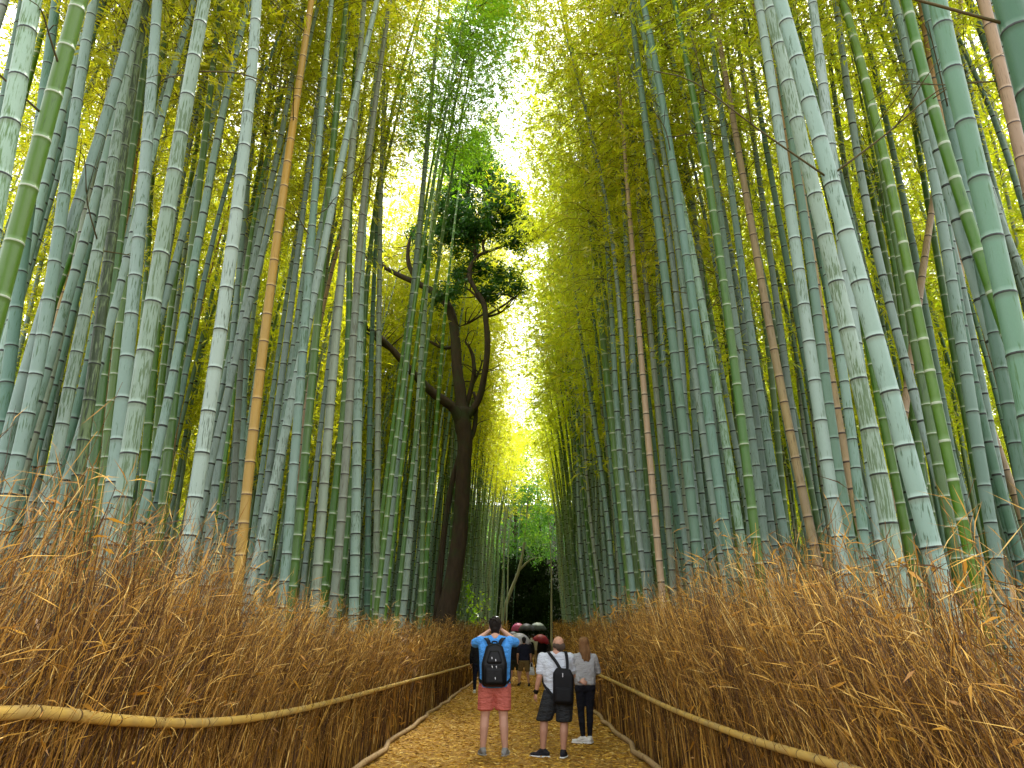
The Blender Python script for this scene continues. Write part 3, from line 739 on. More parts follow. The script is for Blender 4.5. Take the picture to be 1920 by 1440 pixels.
# fresh lime-green crowns high over the path, before the evergreen's top
LIME = 'tall bamboo with a fresh lime green crown high beside the sky gap'
YELL = 'very tall yellow-crowned bamboo rising behind the evergreen tree, left of the sky gap'
HIGH = 'tall bamboo whose yellow crown hangs high before the evergreen tree, left of the sky gap'
SPEC = [(-2.6, 14.6, 18.5, 12.4, 'lime', 'leaf_lime', LIME), (-2.7, 16.2, 19.0, 12.8, 'lime', 'leaf_lime', LIME), (-3.3, 18.0, 20.5, 13.8, 'lime', 'leaf_lime', LIME), (-2.6, 17.2, 20.0, 13.6, 'lime', 'leaf_lime', LIME),
        (-4.3, 13.4, 18.5, 9.4, 'wax', 'leaf', HIGH), (-4.9, 14.4, 18.0, 9.6, 'wax', 'leaf', HIGH), (-5.3, 15.6, 19.0, 10.2, 'teal', 'leaf', HIGH), (-6.0, 16.4, 19.5, 10.4, 'wax', 'leaf', HIGH), (-4.6, 16.0, 19.5, 12.2, 'pink', 'leaf', HIGH), (-5.6, 13.6, 18.5, 9.0, 'green', 'leaf', HIGH),
        (-4.0, 14.9, 19.0, 11.4, 'wax', 'leaf', HIGH), (-3.8, 15.8, 19.5, 12.0, 'teal', 'leaf', HIGH), (-4.5, 16.8, 20.0, 12.4, 'wax', 'leaf', HIGH)]
for q in range(28):
    y_ = 32.6 + (q % 7) * 1.5 + random.uniform(-.6, .6)
    SPEC.append((float(path_x(y_)) - 2.7 - (q // 7) * 1.7 - random.uniform(0, .8), y_, random.uniform(21, 24.5), random.uniform(9.5, 12), random.choice(('wax', 'teal')), 'leaf', YELL))
for q in range(14):
    y_ = 31.5 + random.uniform(0, 6)
    SPEC.append((-y_ * (.10 + .23 * q / 13) - .4, y_, random.uniform(25.5, 28.5), random.uniform(13.5, 16), random.choice(('wax', 'teal')), 'leaf', YELL))
RGT = 'tall bamboo with a dense olive crown at the right edge of the sky gap'
for y_, hb_ in ((16.7, 10.6), (18.3, 10.4), (20.5, 9.8), (23, 9.5), (27, 10), (32, 10.5), (38, 11), (45, 12), (53, 12.5), (61, 13)):
    SPEC.append((float(path_x(y_)) + 2.75 + random.uniform(0, .3), y_, 18.5 + random.uniform(-.5, 1), hb_, random.choice(('wax', 'teal', 'green')), 'leaf_olive', RGT))
FAR = 'distant yellow-crowned bamboo closing off the end of the path'
for q in range(9):
    SPEC.append((-3.0 + q * 1.05 + random.uniform(-.3, .3), random.uniform(78, 88), random.uniform(22, 26), random.uniform(12.5, 15), 'teal', 'leaf', FAR))
for x, y, ht, hb_, sk_, lk_, lab in SPEC:
    sg_ = -1 if lab == RGT else 1
    if lab in (RGT, YELL) and abs(x - float(path_x(y))) < 4.2: sg_ *= .8 if y < 24 else (1.02 if lab == RGT else .85)
    if lab == HIGH: sg_ *= .45
    fx = lambda h: sg_ * (.055 * np.asarray(h, float) + .9 * (np.asarray(h, float).clip(0, 30) / ht) ** 2.5)
    fy = lambda h: 0 * np.asarray(h, float)
    V, F, nd, bd = culm_np(fx, fy, ht, .052, .014 if y < 25 else .023, 10, random.random())
    root = empty('bamboo', lab, 'bamboo', (x, y, float(ground_z(x, y)) - .02), 'tall bamboo stalks of the grove')
    me = mesh_np('culm', V, F, None, {'node': nd, 'band': bd}, None, True); me.materials.append(M[sk_])
    c = bpy.data.objects.new('culm', me); COL.objects.link(c); c.parent = root
    rl = root.location.copy(); root.location = (0, 0, 0)
    for _ in range(2 if lab == LIME else 1): cr_ = add_crown(root, crown_for(random.randrange(6, 9), lk_), (float(fx(hb_)), 0, hb_), (float(fx(ht)), 0, ht), math.copysign(1, sg_), CL, 1.3 if y > 25 else 1.0)
    root.location = rl
# ---- everything deeper in the grove: one mass
rest = cand[NTHING:]
extra = []
for side in (-1, 1):                                       # the far flanks and the closed end of the grove
    for _ in range(190):
        y = random.uniform(16, 85); d = random.uniform(9, 15 + y * .72); extra.append((0, float(path_x(y)) + side * d, y, side, d))
for _ in range(150):
    y = random.uniform(74, 112); x = random.uniform(-42, 44)
    if -5 < x < 9 and y < 100: continue
    extra.append((0, x, y, random.choice((-1, 1)), 9))
def rotz(V, a):
    c_, s_ = math.cos(a), math.sin(a); return np.stack([V[:, 0] * c_ - V[:, 1] * s_, V[:, 0] * s_ + V[:, 1] * c_, V[:, 2]], -1)
LOW = []
for q in range(5):
    C, D, Ls, lw, TW = crown_np(CL, 26, 22, .26, .18, 300 + q, 1.35)
    LOW.append(leaves(C, D, Ls, Ls * lw, .12))
LOWC = []
for (fx, fy, H, _, _) in SHAPES:
    h = np.linspace(-.3, H, 12); V, F = tube_np(np.stack([fx(h), fy(h), h], -1), np.maximum(radius_at(h, H, .06), .008), 6); LOWC.append((V, F, np.zeros(len(V)), np.zeros(len(V))))
cul, lef = Acc(), Acc(); ND, BD = [], []
for _, x, y, side, dd in rest + extra:
    q, rz, s, tilt = place(x, y, side)
    o_ = np.array([x, y, float(ground_z(x, y))])
    V, F, nd, bd = SHAPES[q][4] if (dd < 10 and y < 66) else LOWC[q]
    cul.add(rotz(V * s, rz) + o_, F, random.choices((0, 1, 2, 3), (.45, .3, .15, .1))[0], .5); ND.append(nd); BD.append(bd)
    fx, fy, H, _, _ = SHAPES[q]; hb = random.uniform(13, 14.5) if (y > 62 and -14 < x < 18) else random.uniform(6.5, 9.0) if (dd > 6.5 or y < 28) else random.uniform(12, 13.5)
    V, F = LOW[random.randrange(5)]
    V = V * np.array([1, 1, (H - hb) / CL]); t = V[:, 2:3] / (H - hb)
    V = rotz(V, random.uniform(0, 6)) + np.concatenate([fx(hb) + (fx(H) - fx(hb)) * t, fy(hb) + 0 * t, np.full_like(t, hb)], 1)
    lef.add(rotz(V * s, rz) + o_, F, 0 if (side < 0 or random.random() < .4) else 1, np.clip(RNG.beta(2, 2, len(F)) * .7 + .3 * random.random(), 0, 1))
root = empty('bamboo_thicket', 'mass of distant bamboo stalks and yellow-green leaves closing off the depth of the grove', 'bamboo thicket', (0, 40, 0)); root['kind'] = 'stuff'
me = cul.mesh('stalks', True)
for nm, a in (('node', ND), ('band', BD)): me.attributes.new(nm, 'FLOAT', 'POINT').data.foreach_set('value', np.concatenate(a).astype(np.float32))
c = obj('stalks', me, [M['wax'], M['teal'], M['green'], M['pink']], root); c['kind'] = 'stuff'
c = obj('foliage', lef.mesh('foliage'), [M['leaf'], M['leaf_olive']], root); c['kind'] = 'stuff'

# ================================================================== TREES
def limb(acc, pts, w, y, dy=None, sides=8, m=0):
    """pts in photo px on the plane y (plus dy offsets), w = px widths"""
    P = []
    for i_, (a, b) in enumerate(pts):
        P.append(on_y(a, b, y + (dy[i_] if dy else 0)))
    P = np.array(P); zc = FPX / 1.0
    dep = P[:, 1] * CP + (P[:, 2] - CAM_H) * SP
    rr = np.interp(np.linspace(0, 1, len(P)), np.linspace(0, 1, len(w)), w) * dep / FPX / 2
    n = max(6, len(P) * 4)
    Q = spline(P, n); rq = np.interp(np.linspace(0, 1, n), np.linspace(0, 1, len(rr)), rr)
    V, F = tube_np(Q, rq, sides, .035); acc.add(V, F, m, .5)
    return Q

TY = 28.0
tr = Acc()
TIPS = []
limb(tr, [(830, 1215), (837, 1150), (852, 1073), (863, 984), (868, 897), (872, 830), (868, 797), (868, 765)], [46, 37, 32, 29, 28, 28, 31, 25], TY, None, 14)
limb(tr, [(818, 1165), (827, 1050), (838, 960), (850, 895), (862, 850)], [14, 12, 11, 10, 8], TY + .35, None, 9)
TIPS.append(limb(tr, [(866, 800), (850, 765), (810, 735), (770, 695), (735, 655), (700, 622), (650, 590), (618, 572), (590, 545)], [22, 18, 15, 12, 10, 8, 5], TY, [0, -.2, -.5, -.8, -1, -1.2, -1.4, -1.5, -1.6]))
TIPS.append(limb(tr, [(740, 660), (715, 645), (690, 625), (660, 615)], [7, 5, 3], TY - .9))
TIPS.append(limb(tr, [(868, 790), (864, 740), (857, 690), (854, 640), (849, 600), (838, 570), (815, 548), (780, 530), (740, 512), (700, 488), (660, 468), (620, 440)], [24, 20, 19, 17, 15, 12, 9, 6, 4], TY, [0, .1, .2, .3, .4, .6, .8, 1, 1.2, 1.4, 1.6, 1.8]))
TIPS.append(limb(tr, [(785, 532), (768, 500), (765, 470), (772, 440), (790, 410)], [10, 8, 6, 4], TY + 1))
TIPS.append(limb(tr, [(740, 512), (720, 500), (700, 470)], [6, 4, 3], TY + 1.2))
TIPS.append(limb(tr, [(874, 785), (898, 748), (909, 700), (914, 650), (911, 600), (907, 570), (895, 548), (882, 525), (880, 505), (892, 485), (905, 475), (925, 468), (960, 455), (988, 440)], [14, 12, 11, 10, 9, 8, 7, 5, 3], TY, [0, -.1, -.3, -.4, -.4, -.3, -.2, -.1, 0, 0, 0, 0, -.1, -.2]))
TIPS.append(limb(tr, [(908, 472), (906, 455), (918, 438), (930, 420)], [6, 5, 3], TY))
TIPS.append(limb(tr, [(892, 485), (888, 450), (880, 410), (878, 360), (880, 310)], [7, 6, 5, 3], TY + .2))
TIPS.append(limb(tr, [(888, 450), (860, 420), (845, 390), (835, 370)], [5, 4, 3], TY + .2))
TIPS.append(limb(tr, [(911, 592), (945, 572), (975, 550)], [5, 4, 2], TY - .4))
TIPS.append(limb(tr, [(911, 595), (936, 587), (962, 570)], [5, 4, 2], TY - .3))
TIPS.append(limb(tr, [(903, 568), (885, 548), (868, 538), (845, 535)], [5, 4, 2], TY - .2))
TIPS.append(limb(tr, [(908, 588), (882, 604), (862, 612)], [4, 4, 2], TY - .2))
TIPS.append(limb(tr, [(855, 650), (830, 652), (805, 640), (785, 630)], [8, 6, 3], TY + .3))
TIPS.append(limb(tr, [(872, 770), (884, 725), (889, 690), (884, 660), (872, 640)], [10, 9, 7, 4], TY + .3))
TIPS.append(limb(tr, [(884, 725), (897, 700), (905, 675)], [6, 4, 3], TY + .3))
TIPS.append(limb(tr, [(876, 835), (889, 805), (893, 760), (888, 735)], [10, 9, 7, 5], TY + .2))
for Q in list(TIPS):
    for _ in range(5):
        i_ = random.randrange(len(Q) // 3, len(Q)); b0 = Q[i_]
        d = RNG.normal(0, 1, 3); d[1] *= .5; d[2] = abs(d[2]) * .8 + .1; d /= np.linalg.norm(d); L_ = random.uniform(.5, 1.3)
        P = np.array([b0, b0 + d * L_ * .5 + RNG.normal(0, .06, 3), b0 + d * L_ + RNG.normal(0, .12, 3)])
        V, F = tube_np(spline(P, 7), np.linspace(.03, .008, 7), 5); tr.add(V, F, 0, .5)
root = empty('evergreen_tree', 'dark-barked evergreen tree with twisting limbs leaning over the left brush fence', 'tree', tuple(on_y(840, 1195, TY)[:2]) + (0,))
obj('trunk', tr.mesh('trunk', True), M['bark'], root)
BLOBS = [(880, 300, 36, 520), (848, 288, 24, 260), (910, 330, 38, 560), (858, 352, 42, 600), (930, 352, 40, 560), (960, 380, 30, 420), (985, 428, 26, 360), (950, 418, 40, 600),
         (905, 405, 46, 680), (850, 412, 38, 480), (828, 440, 26, 220), (872, 455, 36, 420), (1003, 436, 14, 130), (826, 385, 24, 170), (965, 450, 24, 260),
         (900, 503, 24, 220), (945, 522, 28, 330), (968, 545, 16, 120), (920, 552, 20, 190), (868, 510, 22, 150), (800, 478, 26, 130), (782, 445, 20, 90), (846, 545, 26, 140), (895, 265, 20, 160), (820, 560, 22, 80), (640, 455, 30, 110), (610, 540, 26, 90), (700, 470, 24, 80)]
C, D, Lq = [], [], []
for px, py, r, n in BLOBS:
    c0 = on_y(px, py, TY + random.uniform(-.7, .7)); rr = r * (c0[1] / 1400.0)
    k_ = max(4, n // 8)                                  # leaf tufts: rosettes of leaves
    tc = c0 + RNG.normal(0, .5, (k_, 3)) * rr * np.array([1, 1.5, .9])
    for t in tc:
        m_ = 34
        d = RNG.normal(0, 1, (m_, 3)); d[:, 2] = d[:, 2] * .5 - .25
        C.append(t + RNG.normal(0, .11, (m_, 3))); D.append(d); Lq.append(RNG.uniform(.11, .22, m_))
C, D, Lq = np.vstack(C), np.vstack(D), np.concatenate(Lq)
V, F = leaves(C, D, Lq, Lq * .38, .1)
obj('crown', mesh_np('crown', V, F, {'rnd': np.clip(np.repeat(RNG.random(len(F) // 34 + 1), 34)[:len(F)] * .6 + RNG.random(len(F)) * .4, 0, 1)}), M['leaf_dark'], root)

def leaf_tree(name, label, cat, base, trunk, r0, blobs, leafkey, bark, ll):
    root = empty(name, label, cat, base)
    acc = Acc()
    for pts in trunk:
        Q = spline(np.array(pts) + np.array(base), 14); V, F = tube_np(Q, np.linspace(r0 if pts is trunk[0] else r0 * .5, r0 * .2, 14), 8, .04); acc.add(V, F)
    obj('trunk', acc.mesh('trunk', True), M[bark], root)
    C, D = [], []
    for (x, y, z, r, n) in blobs:
        k_ = max(3, n // 14)
        tc = np.array([x, y, z]) + np.array(base) + RNG.normal(0, .5, (k_, 3)) * r
        for t in tc:
            C.append(t + RNG.normal(0, ll * .9, (14, 3))); d = RNG.normal(0, 1, (14, 3)); d[:, 2] -= .5; D.append(d)
    if C:
        C, D = np.vstack(C), np.vstack(D); L_ = RNG.uniform(.7, 1.3, len(C)) * ll
        V, F = leaves(C, D, L_, L_ * .5, .1)
        obj('crown', mesh_np('crown', V, F, {'rnd': np.clip(np.repeat(RNG.random(len(F) // 14 + 1), 14)[:len(F)] * .6 + RNG.random(len(F)) * .4, 0, 1)}), M[leafkey], root)
    return root

def gb(px, py, y):                                        # local ground base under a photo pixel column
    p = on_y(px, py, y); return (float(p[0]), y, float(ground_z(p[0], y)) - .05)
b = gb(936, 1140, 76)
leaf_tree('leaning_tree', 'pale thin tree leaning right at the dark far end of the path', 'tree', b,
          [[(0, 0, 0), (.5, 0, 4), (2.0, 0, 8), (2.6, .3, 12), (2.9, .3, 16)], [(1.9, 0, 7.6), (3.0, 0, 8.6), (4.2, 0, 8.9)]], .22,
          [(2.4, 0, 15.5, 2.2, 700), (3.6, .5, 12.5, 1.8, 500), (1.6, 0, 18, 1.8, 420), (4.4, 0, 9.4, 1.2, 160)], 'leaf_mid', 'palebark', .32)
b = gb(1033, 1160, 74)
leaf_tree('slender_tree', 'slender straight pale trunk against the darkness at the far end of the path', 'tree', b,
          [[(0, 0, 0), (.05, 0, 4), (.1, 0, 8), (-.1, 0, 13)]], .11, [(-.2, 0, 13, 1.6, 400), (-1.4, .5, 11, 1.5, 420), (-.4, 0, 15.5, 1.4, 300)], 'leaf_mid', 'palebark', .3)
for (px, y, hh, sc_, lab) in [(1012, 84, 17, 1.1, 'bright green broadleaf tree behind the slender trunk at the end of the path'),
                              (965, 88, 19, 1.25, 'dense green broadleaf tree behind the pale leaning tree at the end of the path')]:
    b = gb(px, 1100, y)
    leaf_tree('broadleaf_tree', lab, 'tree', b, [[(0, 0, 0), (.2, 0, hh * .4), (-.1, 0, hh * .8), (0, 0, hh)], [(.1, 0, hh * .4), (1.5, .3, hh * .62), (2.4, .2, hh * .75)], [(.1, 0, hh * .45), (-1.4, .2, hh * .66)]], .28 * sc_,
              [(RNG.normal(0, 1.7) * sc_, RNG.normal(0, 1.2), hh * RNG.uniform(.38, 1.05), 1.8 * sc_, 400) for _ in range(15)], 'leaf_mid', 'bark', .34)
b = gb(868, 1150, 38.0)
leaf_tree('leafy_sapling', 'small bright green sapling at the right foot of the evergreen tree', 'sapling', b,
          [[(0, 0, 0), (.02, 0, 1.7), (.12, 0, 3.0), (.2, 0, 3.9)]], .03, [(.18, 0, 3.5, .6, 150), (.35, 0, 2.9, .5, 110), (.02, 0, 4.0, .35, 60)], 'leaf_lime', 'twig', .17)
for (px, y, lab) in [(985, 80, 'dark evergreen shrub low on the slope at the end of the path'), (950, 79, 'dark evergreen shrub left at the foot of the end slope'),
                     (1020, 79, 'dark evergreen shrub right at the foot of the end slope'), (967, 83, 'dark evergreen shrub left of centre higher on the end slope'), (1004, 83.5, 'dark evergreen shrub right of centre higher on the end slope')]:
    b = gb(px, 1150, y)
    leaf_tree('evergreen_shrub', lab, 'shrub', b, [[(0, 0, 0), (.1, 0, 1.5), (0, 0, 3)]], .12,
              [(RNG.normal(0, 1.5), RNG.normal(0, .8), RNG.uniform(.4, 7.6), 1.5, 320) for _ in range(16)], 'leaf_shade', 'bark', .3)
# ================================================================== PEOPLE
_ICO = {}
def ico(seg):
    if seg not in _ICO:
        b_ = bmesh.new(); bmesh.ops.create_icosphere(b_, subdivisions=seg, radius=1.0)
        _ICO[seg] = [v.co.copy() for v in b_.verts]; b_.free()
    return _ICO[seg]

def hull(bm, *balls, seg=2):
    """convex hull of balls (centre, radius or (rx,ry,rz)) added to bm"""
    t = bmesh.new(); vs = []
    for c, r in balls:
        r = (r, r, r) if not isinstance(r, tuple) else r
        vs += [t.verts.new((q.x * r[0] + c[0], q.y * r[1] + c[1], q.z * r[2] + c[2])) for q in ico(seg)]
    bmesh.ops.convex_hull(t, input=vs)
    new = {}
    for f in t.faces:
        for v in f.verts:
            if v not in new: new[v] = bm.verts.new(v.co)
    for f in t.faces: bm.faces.new([new[v] for v in f.verts])
    t.free()

def fuse(bm, name, voxel=.008, smooth_n=4):
    """voxel-fuse everything in bm into one continuous skin"""
    tmp = bpy.data.meshes.new('tmp'); bm.to_mesh(tmp); bm.free()
    o = bpy.data.objects.new('tmp', tmp); COL.objects.link(o)
    md = o.modifiers.new('r', 'REMESH'); md.mode = 'VOXEL'; md.voxel_size = voxel; md.use_smooth_shade = True
    sm = o.modifiers.new('s', 'SMOOTH'); sm.factor = .5; sm.iterations = smooth_n
    dg = bpy.context.evaluated_depsgraph_get(); dg.update()
    me = bpy.data.meshes.new_from_object(o.evaluated_get(dg)); me.name = name
    bpy.data.objects.remove(o); bpy.data.meshes.remove(tmp)
    for p in me.polygons: p.use_smooth = True
    return me

def V3(*a): return np.array(a, float)
SKIN = flat_mat('skin', (.52, .29, .20), .55, .35, .10, 9, .001)
SKIN2 = flat_mat('tanned_skin', (.42, .22, .14), .55, .35, .10, 9, .001)
def cloth(name, col, var=.18, rough=.85):
    k = NT(name); v = k.coords()
    n = k.noise(v, 5.5, 3); w = k.noise(k.coords((1, 1, 2.4)), 8, 3, .65); f = k.noise(v, 260, 1)
    c = k.mix(n, tuple(x * (1 - var) for x in col), tuple(min(1, x * (1 + var)) for x in col))
    return k.pbr(c, rough, .15, k.math('ADD', k.math('MULTIPLY', w, 1.0), k.math('MULTIPLY', f, .05)), .06, .9)
def hairmat(name, a, b):
    k = NT(name); n = k.noise(k.coords((1, 1, .12)), 60, 3)
    return k.pbr(k.mix(n, a, b), .65, .2, n, .006, .6)

def hand(bm, wr, d, up, s=1.0, curl=.5, side=1):
    """palm + four bent fingers + thumb; d = pointing direction, up = back of the hand"""
    d = d / np.linalg.norm(d); up = up - d * up.dot(d); up /= np.linalg.norm(up); sd = np.cross(d, up) * side
    q = wr + d * .05 * s
    hull(bm, (wr, .024 * s), (q + sd * .026 * s + d * .03 * s, .014 * s), (q - sd * .026 * s + d * .03 * s, .014 * s), seg=1)
    for i_, L_ in enumerate((.068, .078, .073, .056)):
        r0 = q + d * .035 * s + sd * (.03 - .02 * i_) * s
        d1 = d * math.cos(curl) - up * math.sin(curl); d2 = d * math.cos(curl * 2.2) - up * math.sin(curl * 2.2)
        m1 = r0 + d1 * L_ * .5 * s; m2 = m1 + d2 * L_ * .5 * s
        hull(bm, (r0, .0095 * s), (m1, .009 * s), seg=1); hull(bm, (m1, .009 * s), (m2, .0075 * s), seg=1)
    t0 = wr + d * .03 * s + sd * .026 * s; t1 = t0 + (d * .6 + sd * .7 - up * .2) * .038 * s; t2 = t1 + (d * .9 + sd * .2 - up * .3) * .032 * s
    hull(bm, (t0, .012 * s), (t1, .0105 * s), seg=1); hull(bm, (t1, .0105 * s), (t2, .0085 * s), seg=1)

def person(label, loc, J, top, top_mat, sleeve, bot, bot_mat, shoe_mat, sole_mat, skin, hair, hair_mat, group, vox=.009, build=1.0, extra=None):
    """J: joints in metres round the feet (x right, y ahead, z up)"""
    root = empty('person', label, 'person', loc, group)
    L = V3(*loc)
    J = {k_: V3(*v) if hasattr(v, '__len__') else v for k_, v in J.items()}
    hs, B = J.get('hs', 1.0), build
    hd = J['head']; yaw = J.get('yaw', 0.0); tl = J.get('tilt', 0.0)
    def H(x, y, z):                                       # head-local (y = face) to root-local
        y2, z2 = y * math.cos(tl) - z * math.sin(tl), y * math.sin(tl) + z * math.cos(tl)
        return hd + V3(x * math.cos(yaw) - y2 * math.sin(yaw), x * math.sin(yaw) + y2 * math.cos(yaw), z2) * hs
    # ---- body
    bm = bmesh.new()
    hull(bm, (H(0, -.015, .03), (.076 * hs, .092 * hs, .085 * hs)), (H(0, .045, -.045), (.052 * hs, .05 * hs, .055 * hs)))
    hull(bm, (H(0, .07, -.09), .022 * hs), (H(0, .02, -.05), .06 * hs))
    hull(bm, (H(0, .098, .02), .009 * hs), (H(0, .112, -.022), .013 * hs), seg=1)              # nose
    hull(bm, (H(-.02, .088, -.062), .008 * hs), (H(.02, .088, -.062), .008 * hs), seg=1)       # lips
    hull(bm, (H(-.035, .086, .03), .010 * hs), (H(.035, .086, .03), .010 * hs), seg=1)         # brow
    for s_ in (-1, 1):
        hull(bm, (H(s_ * .078, -.012, .018), (.008 * hs, .016 * hs, .022 * hs)), (H(s_ * .076, -.004, -.022), .009 * hs), seg=1)
        hull(bm, (H(s_ * .032, .078, .008), .011 * hs), seg=1)                                 # eyeballs
    nk = J['neck']
    hull(bm, (H(0, -.015, -.055), .052 * hs), (nk, .058 * hs * (B ** .5)))
    shl, shr, pel = J['shl'], J['shr'], J['pelvis']
    ch = (shl + shr) / 2 * .72 + pel * .28
    hull(bm, (nk, .05), (shl + V3(.02, 0, -.01), .05), (shr + V3(-.02, 0, -.01), .05))
    hull(bm, (shl + V3(.03, 0, -.03), .055), (shr + V3(-.03, 0, -.03), .055), (ch + V3(-.09 * B, .01, 0), .10 * B), (ch + V3(.09 * B, .01, 0), .10 * B))
    wa = pel * .72 + ch * .28
    hull(bm, (ch + V3(-.08 * B, .01, 0), .10 * B), (ch + V3(.08 * B, .01, 0), .10 * B), (wa + V3(-.06 * B, .015, 0), .10 * B), (wa + V3(.06 * B, .015, 0), .10 * B))
    hull(bm, (wa + V3(-.06 * B, .015, 0), .10 * B), (wa + V3(.06 * B, .015, 0), .10 * B), (J['hipl'], .10 * B), (J['hipr'], .10 * B))
    for s_, sfx in ((-1, 'l'), (1, 'r')):
        sh, el, wr = J['sh' + sfx], J['el' + sfx], J['wr' + sfx]
        hull(bm, (sh, .052 * B), (el, .040 * B)); hull(bm, (el, .040 * B), (el * .6 + wr * .4, .039 * B)); hull(bm, (el * .6 + wr * .4, .038 * B), (wr, .025))
        hand(bm, wr, J.get('hd' + sfx, wr - el), J.get('hu' + sfx, V3(s_, -.2, 0)), 1.0, J.get('curl' + sfx, .5), J.get('th' + sfx, s_))
        hp, kn, an = J['hip' + sfx], J['kn' + sfx], J['an' + sfx]
        hull(bm, (hp, .088 * B), (kn, .056 * B)); 
        calf = kn * .68 + an * .32 + V3(0, -.018, 0)
        hull(bm, (kn, .055 * B), (calf, .056 * B)); hull(bm, (calf, .056 * B), (an, .034 * B))
        t = J['toe' + sfx]; t = t / np.linalg.norm(t)
        hull(bm, (an, .036), (an - t * .04 + V3(0, 0, an[2] * -.55), .03), (an + t * .13 + V3(0, 0, -an[2] * .65), .025))
    obj('body', fuse(bm, 'body', vox), skin, root, (0, 0, 0))
    # ---- shoes
    for sfx in 'lr':
        an = J['an' + sfx]; t = J['toe' + sfx]; t = t / np.linalg.norm(t); n_ = np.cross(t, V3(0, 0, 1))
        bm = bmesh.new(); f = V3(an[0], an[1], 0)
        heel, mid, toe = f - t * .065, f + t * .07, f + t * .165
        hull(bm, (heel + V3(0, 0, .045), .036), (mid + n_ * .012 + V3(0, 0, .042), .038), (mid - n_ * .012 + V3(0, 0, .042), .038))
        hull(bm, (mid + n_ * .014 + V3(0, 0, .036), .034), (mid - n_ * .014 + V3(0, 0, .036), .034), (toe + V3(0, 0, .034), .029))
        hull(bm, (heel + V3(0, 0, .05), .038), (f + V3(0, 0, an[2] * 1.02), .044), (f + t * .05 + V3(0, 0, .06), .04))
        s1 = obj('shoe', fuse(bm, 'shoe', vox * .8), shoe_mat, root, (0, 0, 0))
        bm = bmesh.new()
        hull(bm, (heel + V3(0, 0, .014), (.043, .043, .014)), (mid + n_ * .014 + V3(0, 0, .014), (.041, .041, .014)), (mid - n_ * .014 + V3(0, 0, .014), (.041, .041, .014)), (toe + V3(0, 0, .015), (.036, .036, .014)))
        me = bpy.data.meshes.new('sole'); bm.to_mesh(me); bm.free()
        so = bpy.data.objects.new('sole', me); COL.objects.link(so); me.materials.append(sole_mat); so.parent = s1
    # ---- top
    g = .016
    bm = bmesh.new(); hem = J['hem']
    hull(bm, (nk + V3(0, 0, -.015), .062 * B ** .5), (shl + V3(.02, 0, -.01), .05 + g), (shr + V3(-.02, 0, -.01), .05 + g))
    hull(bm, (shl + V3(.03, 0, -.03), .055 + g), (shr + V3(-.03, 0, -.03), .055 + g), (ch + V3(-.09 * B, .01, 0), .10 * B + g), (ch + V3(.09 * B, .01, 0), .10 * B + g))
    hx = (J['hipl'] + J['hipr']) / 2; hw = J.get('hemw', .085 * B)
    hull(bm, (ch + V3(-.09 * B, .01, 0), .10 * B + g), (ch + V3(.09 * B, .01, 0), .10 * B + g), (wa + V3(-.075 * B, .01, 0), .10 * B + g), (wa + V3(.075 * B, .01, 0), .10 * B + g))
    hull(bm, (wa + V3(-.075 * B, .01, 0), .10 * B + g), (wa + V3(.075 * B, .01, 0), .10 * B + g),
         (V3(hx[0] - hw, hx[1], hem + .02), (.11 * B, .12 * B, .02)), (V3(hx[0] + hw, hx[1], hem + .02), (.11 * B, .12 * B, .02)))
    for sfx in 'lr':
        sh, el, wr = J['sh' + sfx], J['el' + sfx], J['wr' + sfx]
        if sleeve == 'short':
            e = sh + (el - sh) * .72
            hull(bm, (sh, .052 * B + g), (e, .047 * B + g))
        else:
            hull(bm, (sh, .052 * B + g), (el, .042 * B + g * .8)); hull(bm, (el, .042 * B + g * .8), (el + (wr - el) * .93, .030 + g * .6))
    obj(top, fuse(bm, top, vox), top_mat, root, (0, 0, 0))
    # ---- bottoms
    bm = bmesh.new(); gl = J.get('loose', .022)
    hull(bm, (V3(hx[0] - .05 * B, hx[1], hem + .05), .105 * B), (V3(hx[0] + .05 * B, hx[1], hem + .05), .105 * B), (J['hipl'], .10 * B + gl * .5), (J['hipr'], .10 * B + gl * .5))
    for sfx in 'lr':
        hp, kn, an = J['hip' + sfx], J['kn' + sfx], J['an' + sfx]
        if bot == 'shorts':
            e = hp + (kn - hp) * J.get('short', .92)
            hull(bm, (hp, .092 * B + gl), (e + V3(0, 0, .02), (.068 * B + gl * 1.3, .068 * B + gl * 1.3, .02)))
        else:
            hull(bm, (hp, .09 * B + gl * .5), (kn, .056 * B + gl * .6)); hull(bm, (kn, .056 * B + gl * .6), (kn * .68 + an * .32 + V3(0, -.015, 0), .056 * B + gl * .5))
            hull(bm, (kn * .68 + an * .32 + V3(0, -.015, 0), .056 * B + gl * .5), (an + V3(0, 0, .03), .036 * B + gl * .6))
    obj(bot, fuse(bm, bot, vox), bot_mat, root, (0, 0, 0))
    # ---- hair
    bm = bmesh.new()
    if hair in ('short', 'dark'):
        hull(bm, (H(0, -.035, .045), (.087 * hs, .088 * hs, .082 * hs)), (H(0, -.055, -.015), (.066 * hs, .05 * hs, .05 * hs)))
        hull(bm, (H(0, .01, .075), (.075 * hs, .09 * hs, .05 * hs)))
        hull(bm, (H(-.035, -.06, -.075), .022), (H(.035, -.06, -.075), .022), (H(0, -.06, -.02), .062))
        for _ in range(26):
            a_ = random.uniform(0, 6.28); b_ = random.uniform(.2, 1.4)
            hull(bm, (H(.085 * math.cos(a_) * math.cos(b_), -.02 + .09 * math.sin(a_) * math.cos(b_) - .02, .05 + .08 * math.sin(b_)), .016), seg=1)
    elif hair == 'fringe':
        hull(bm, (H(-.074, -.02, -.005), (.014, .05, .035)), (H(-.05, -.075, -.01), (.03, .025, .036)))
        hull(bm, (H(.074, -.02, -.005), (.014, .05, .035)), (H(.05, -.075, -.01), (.03, .025, .036)))
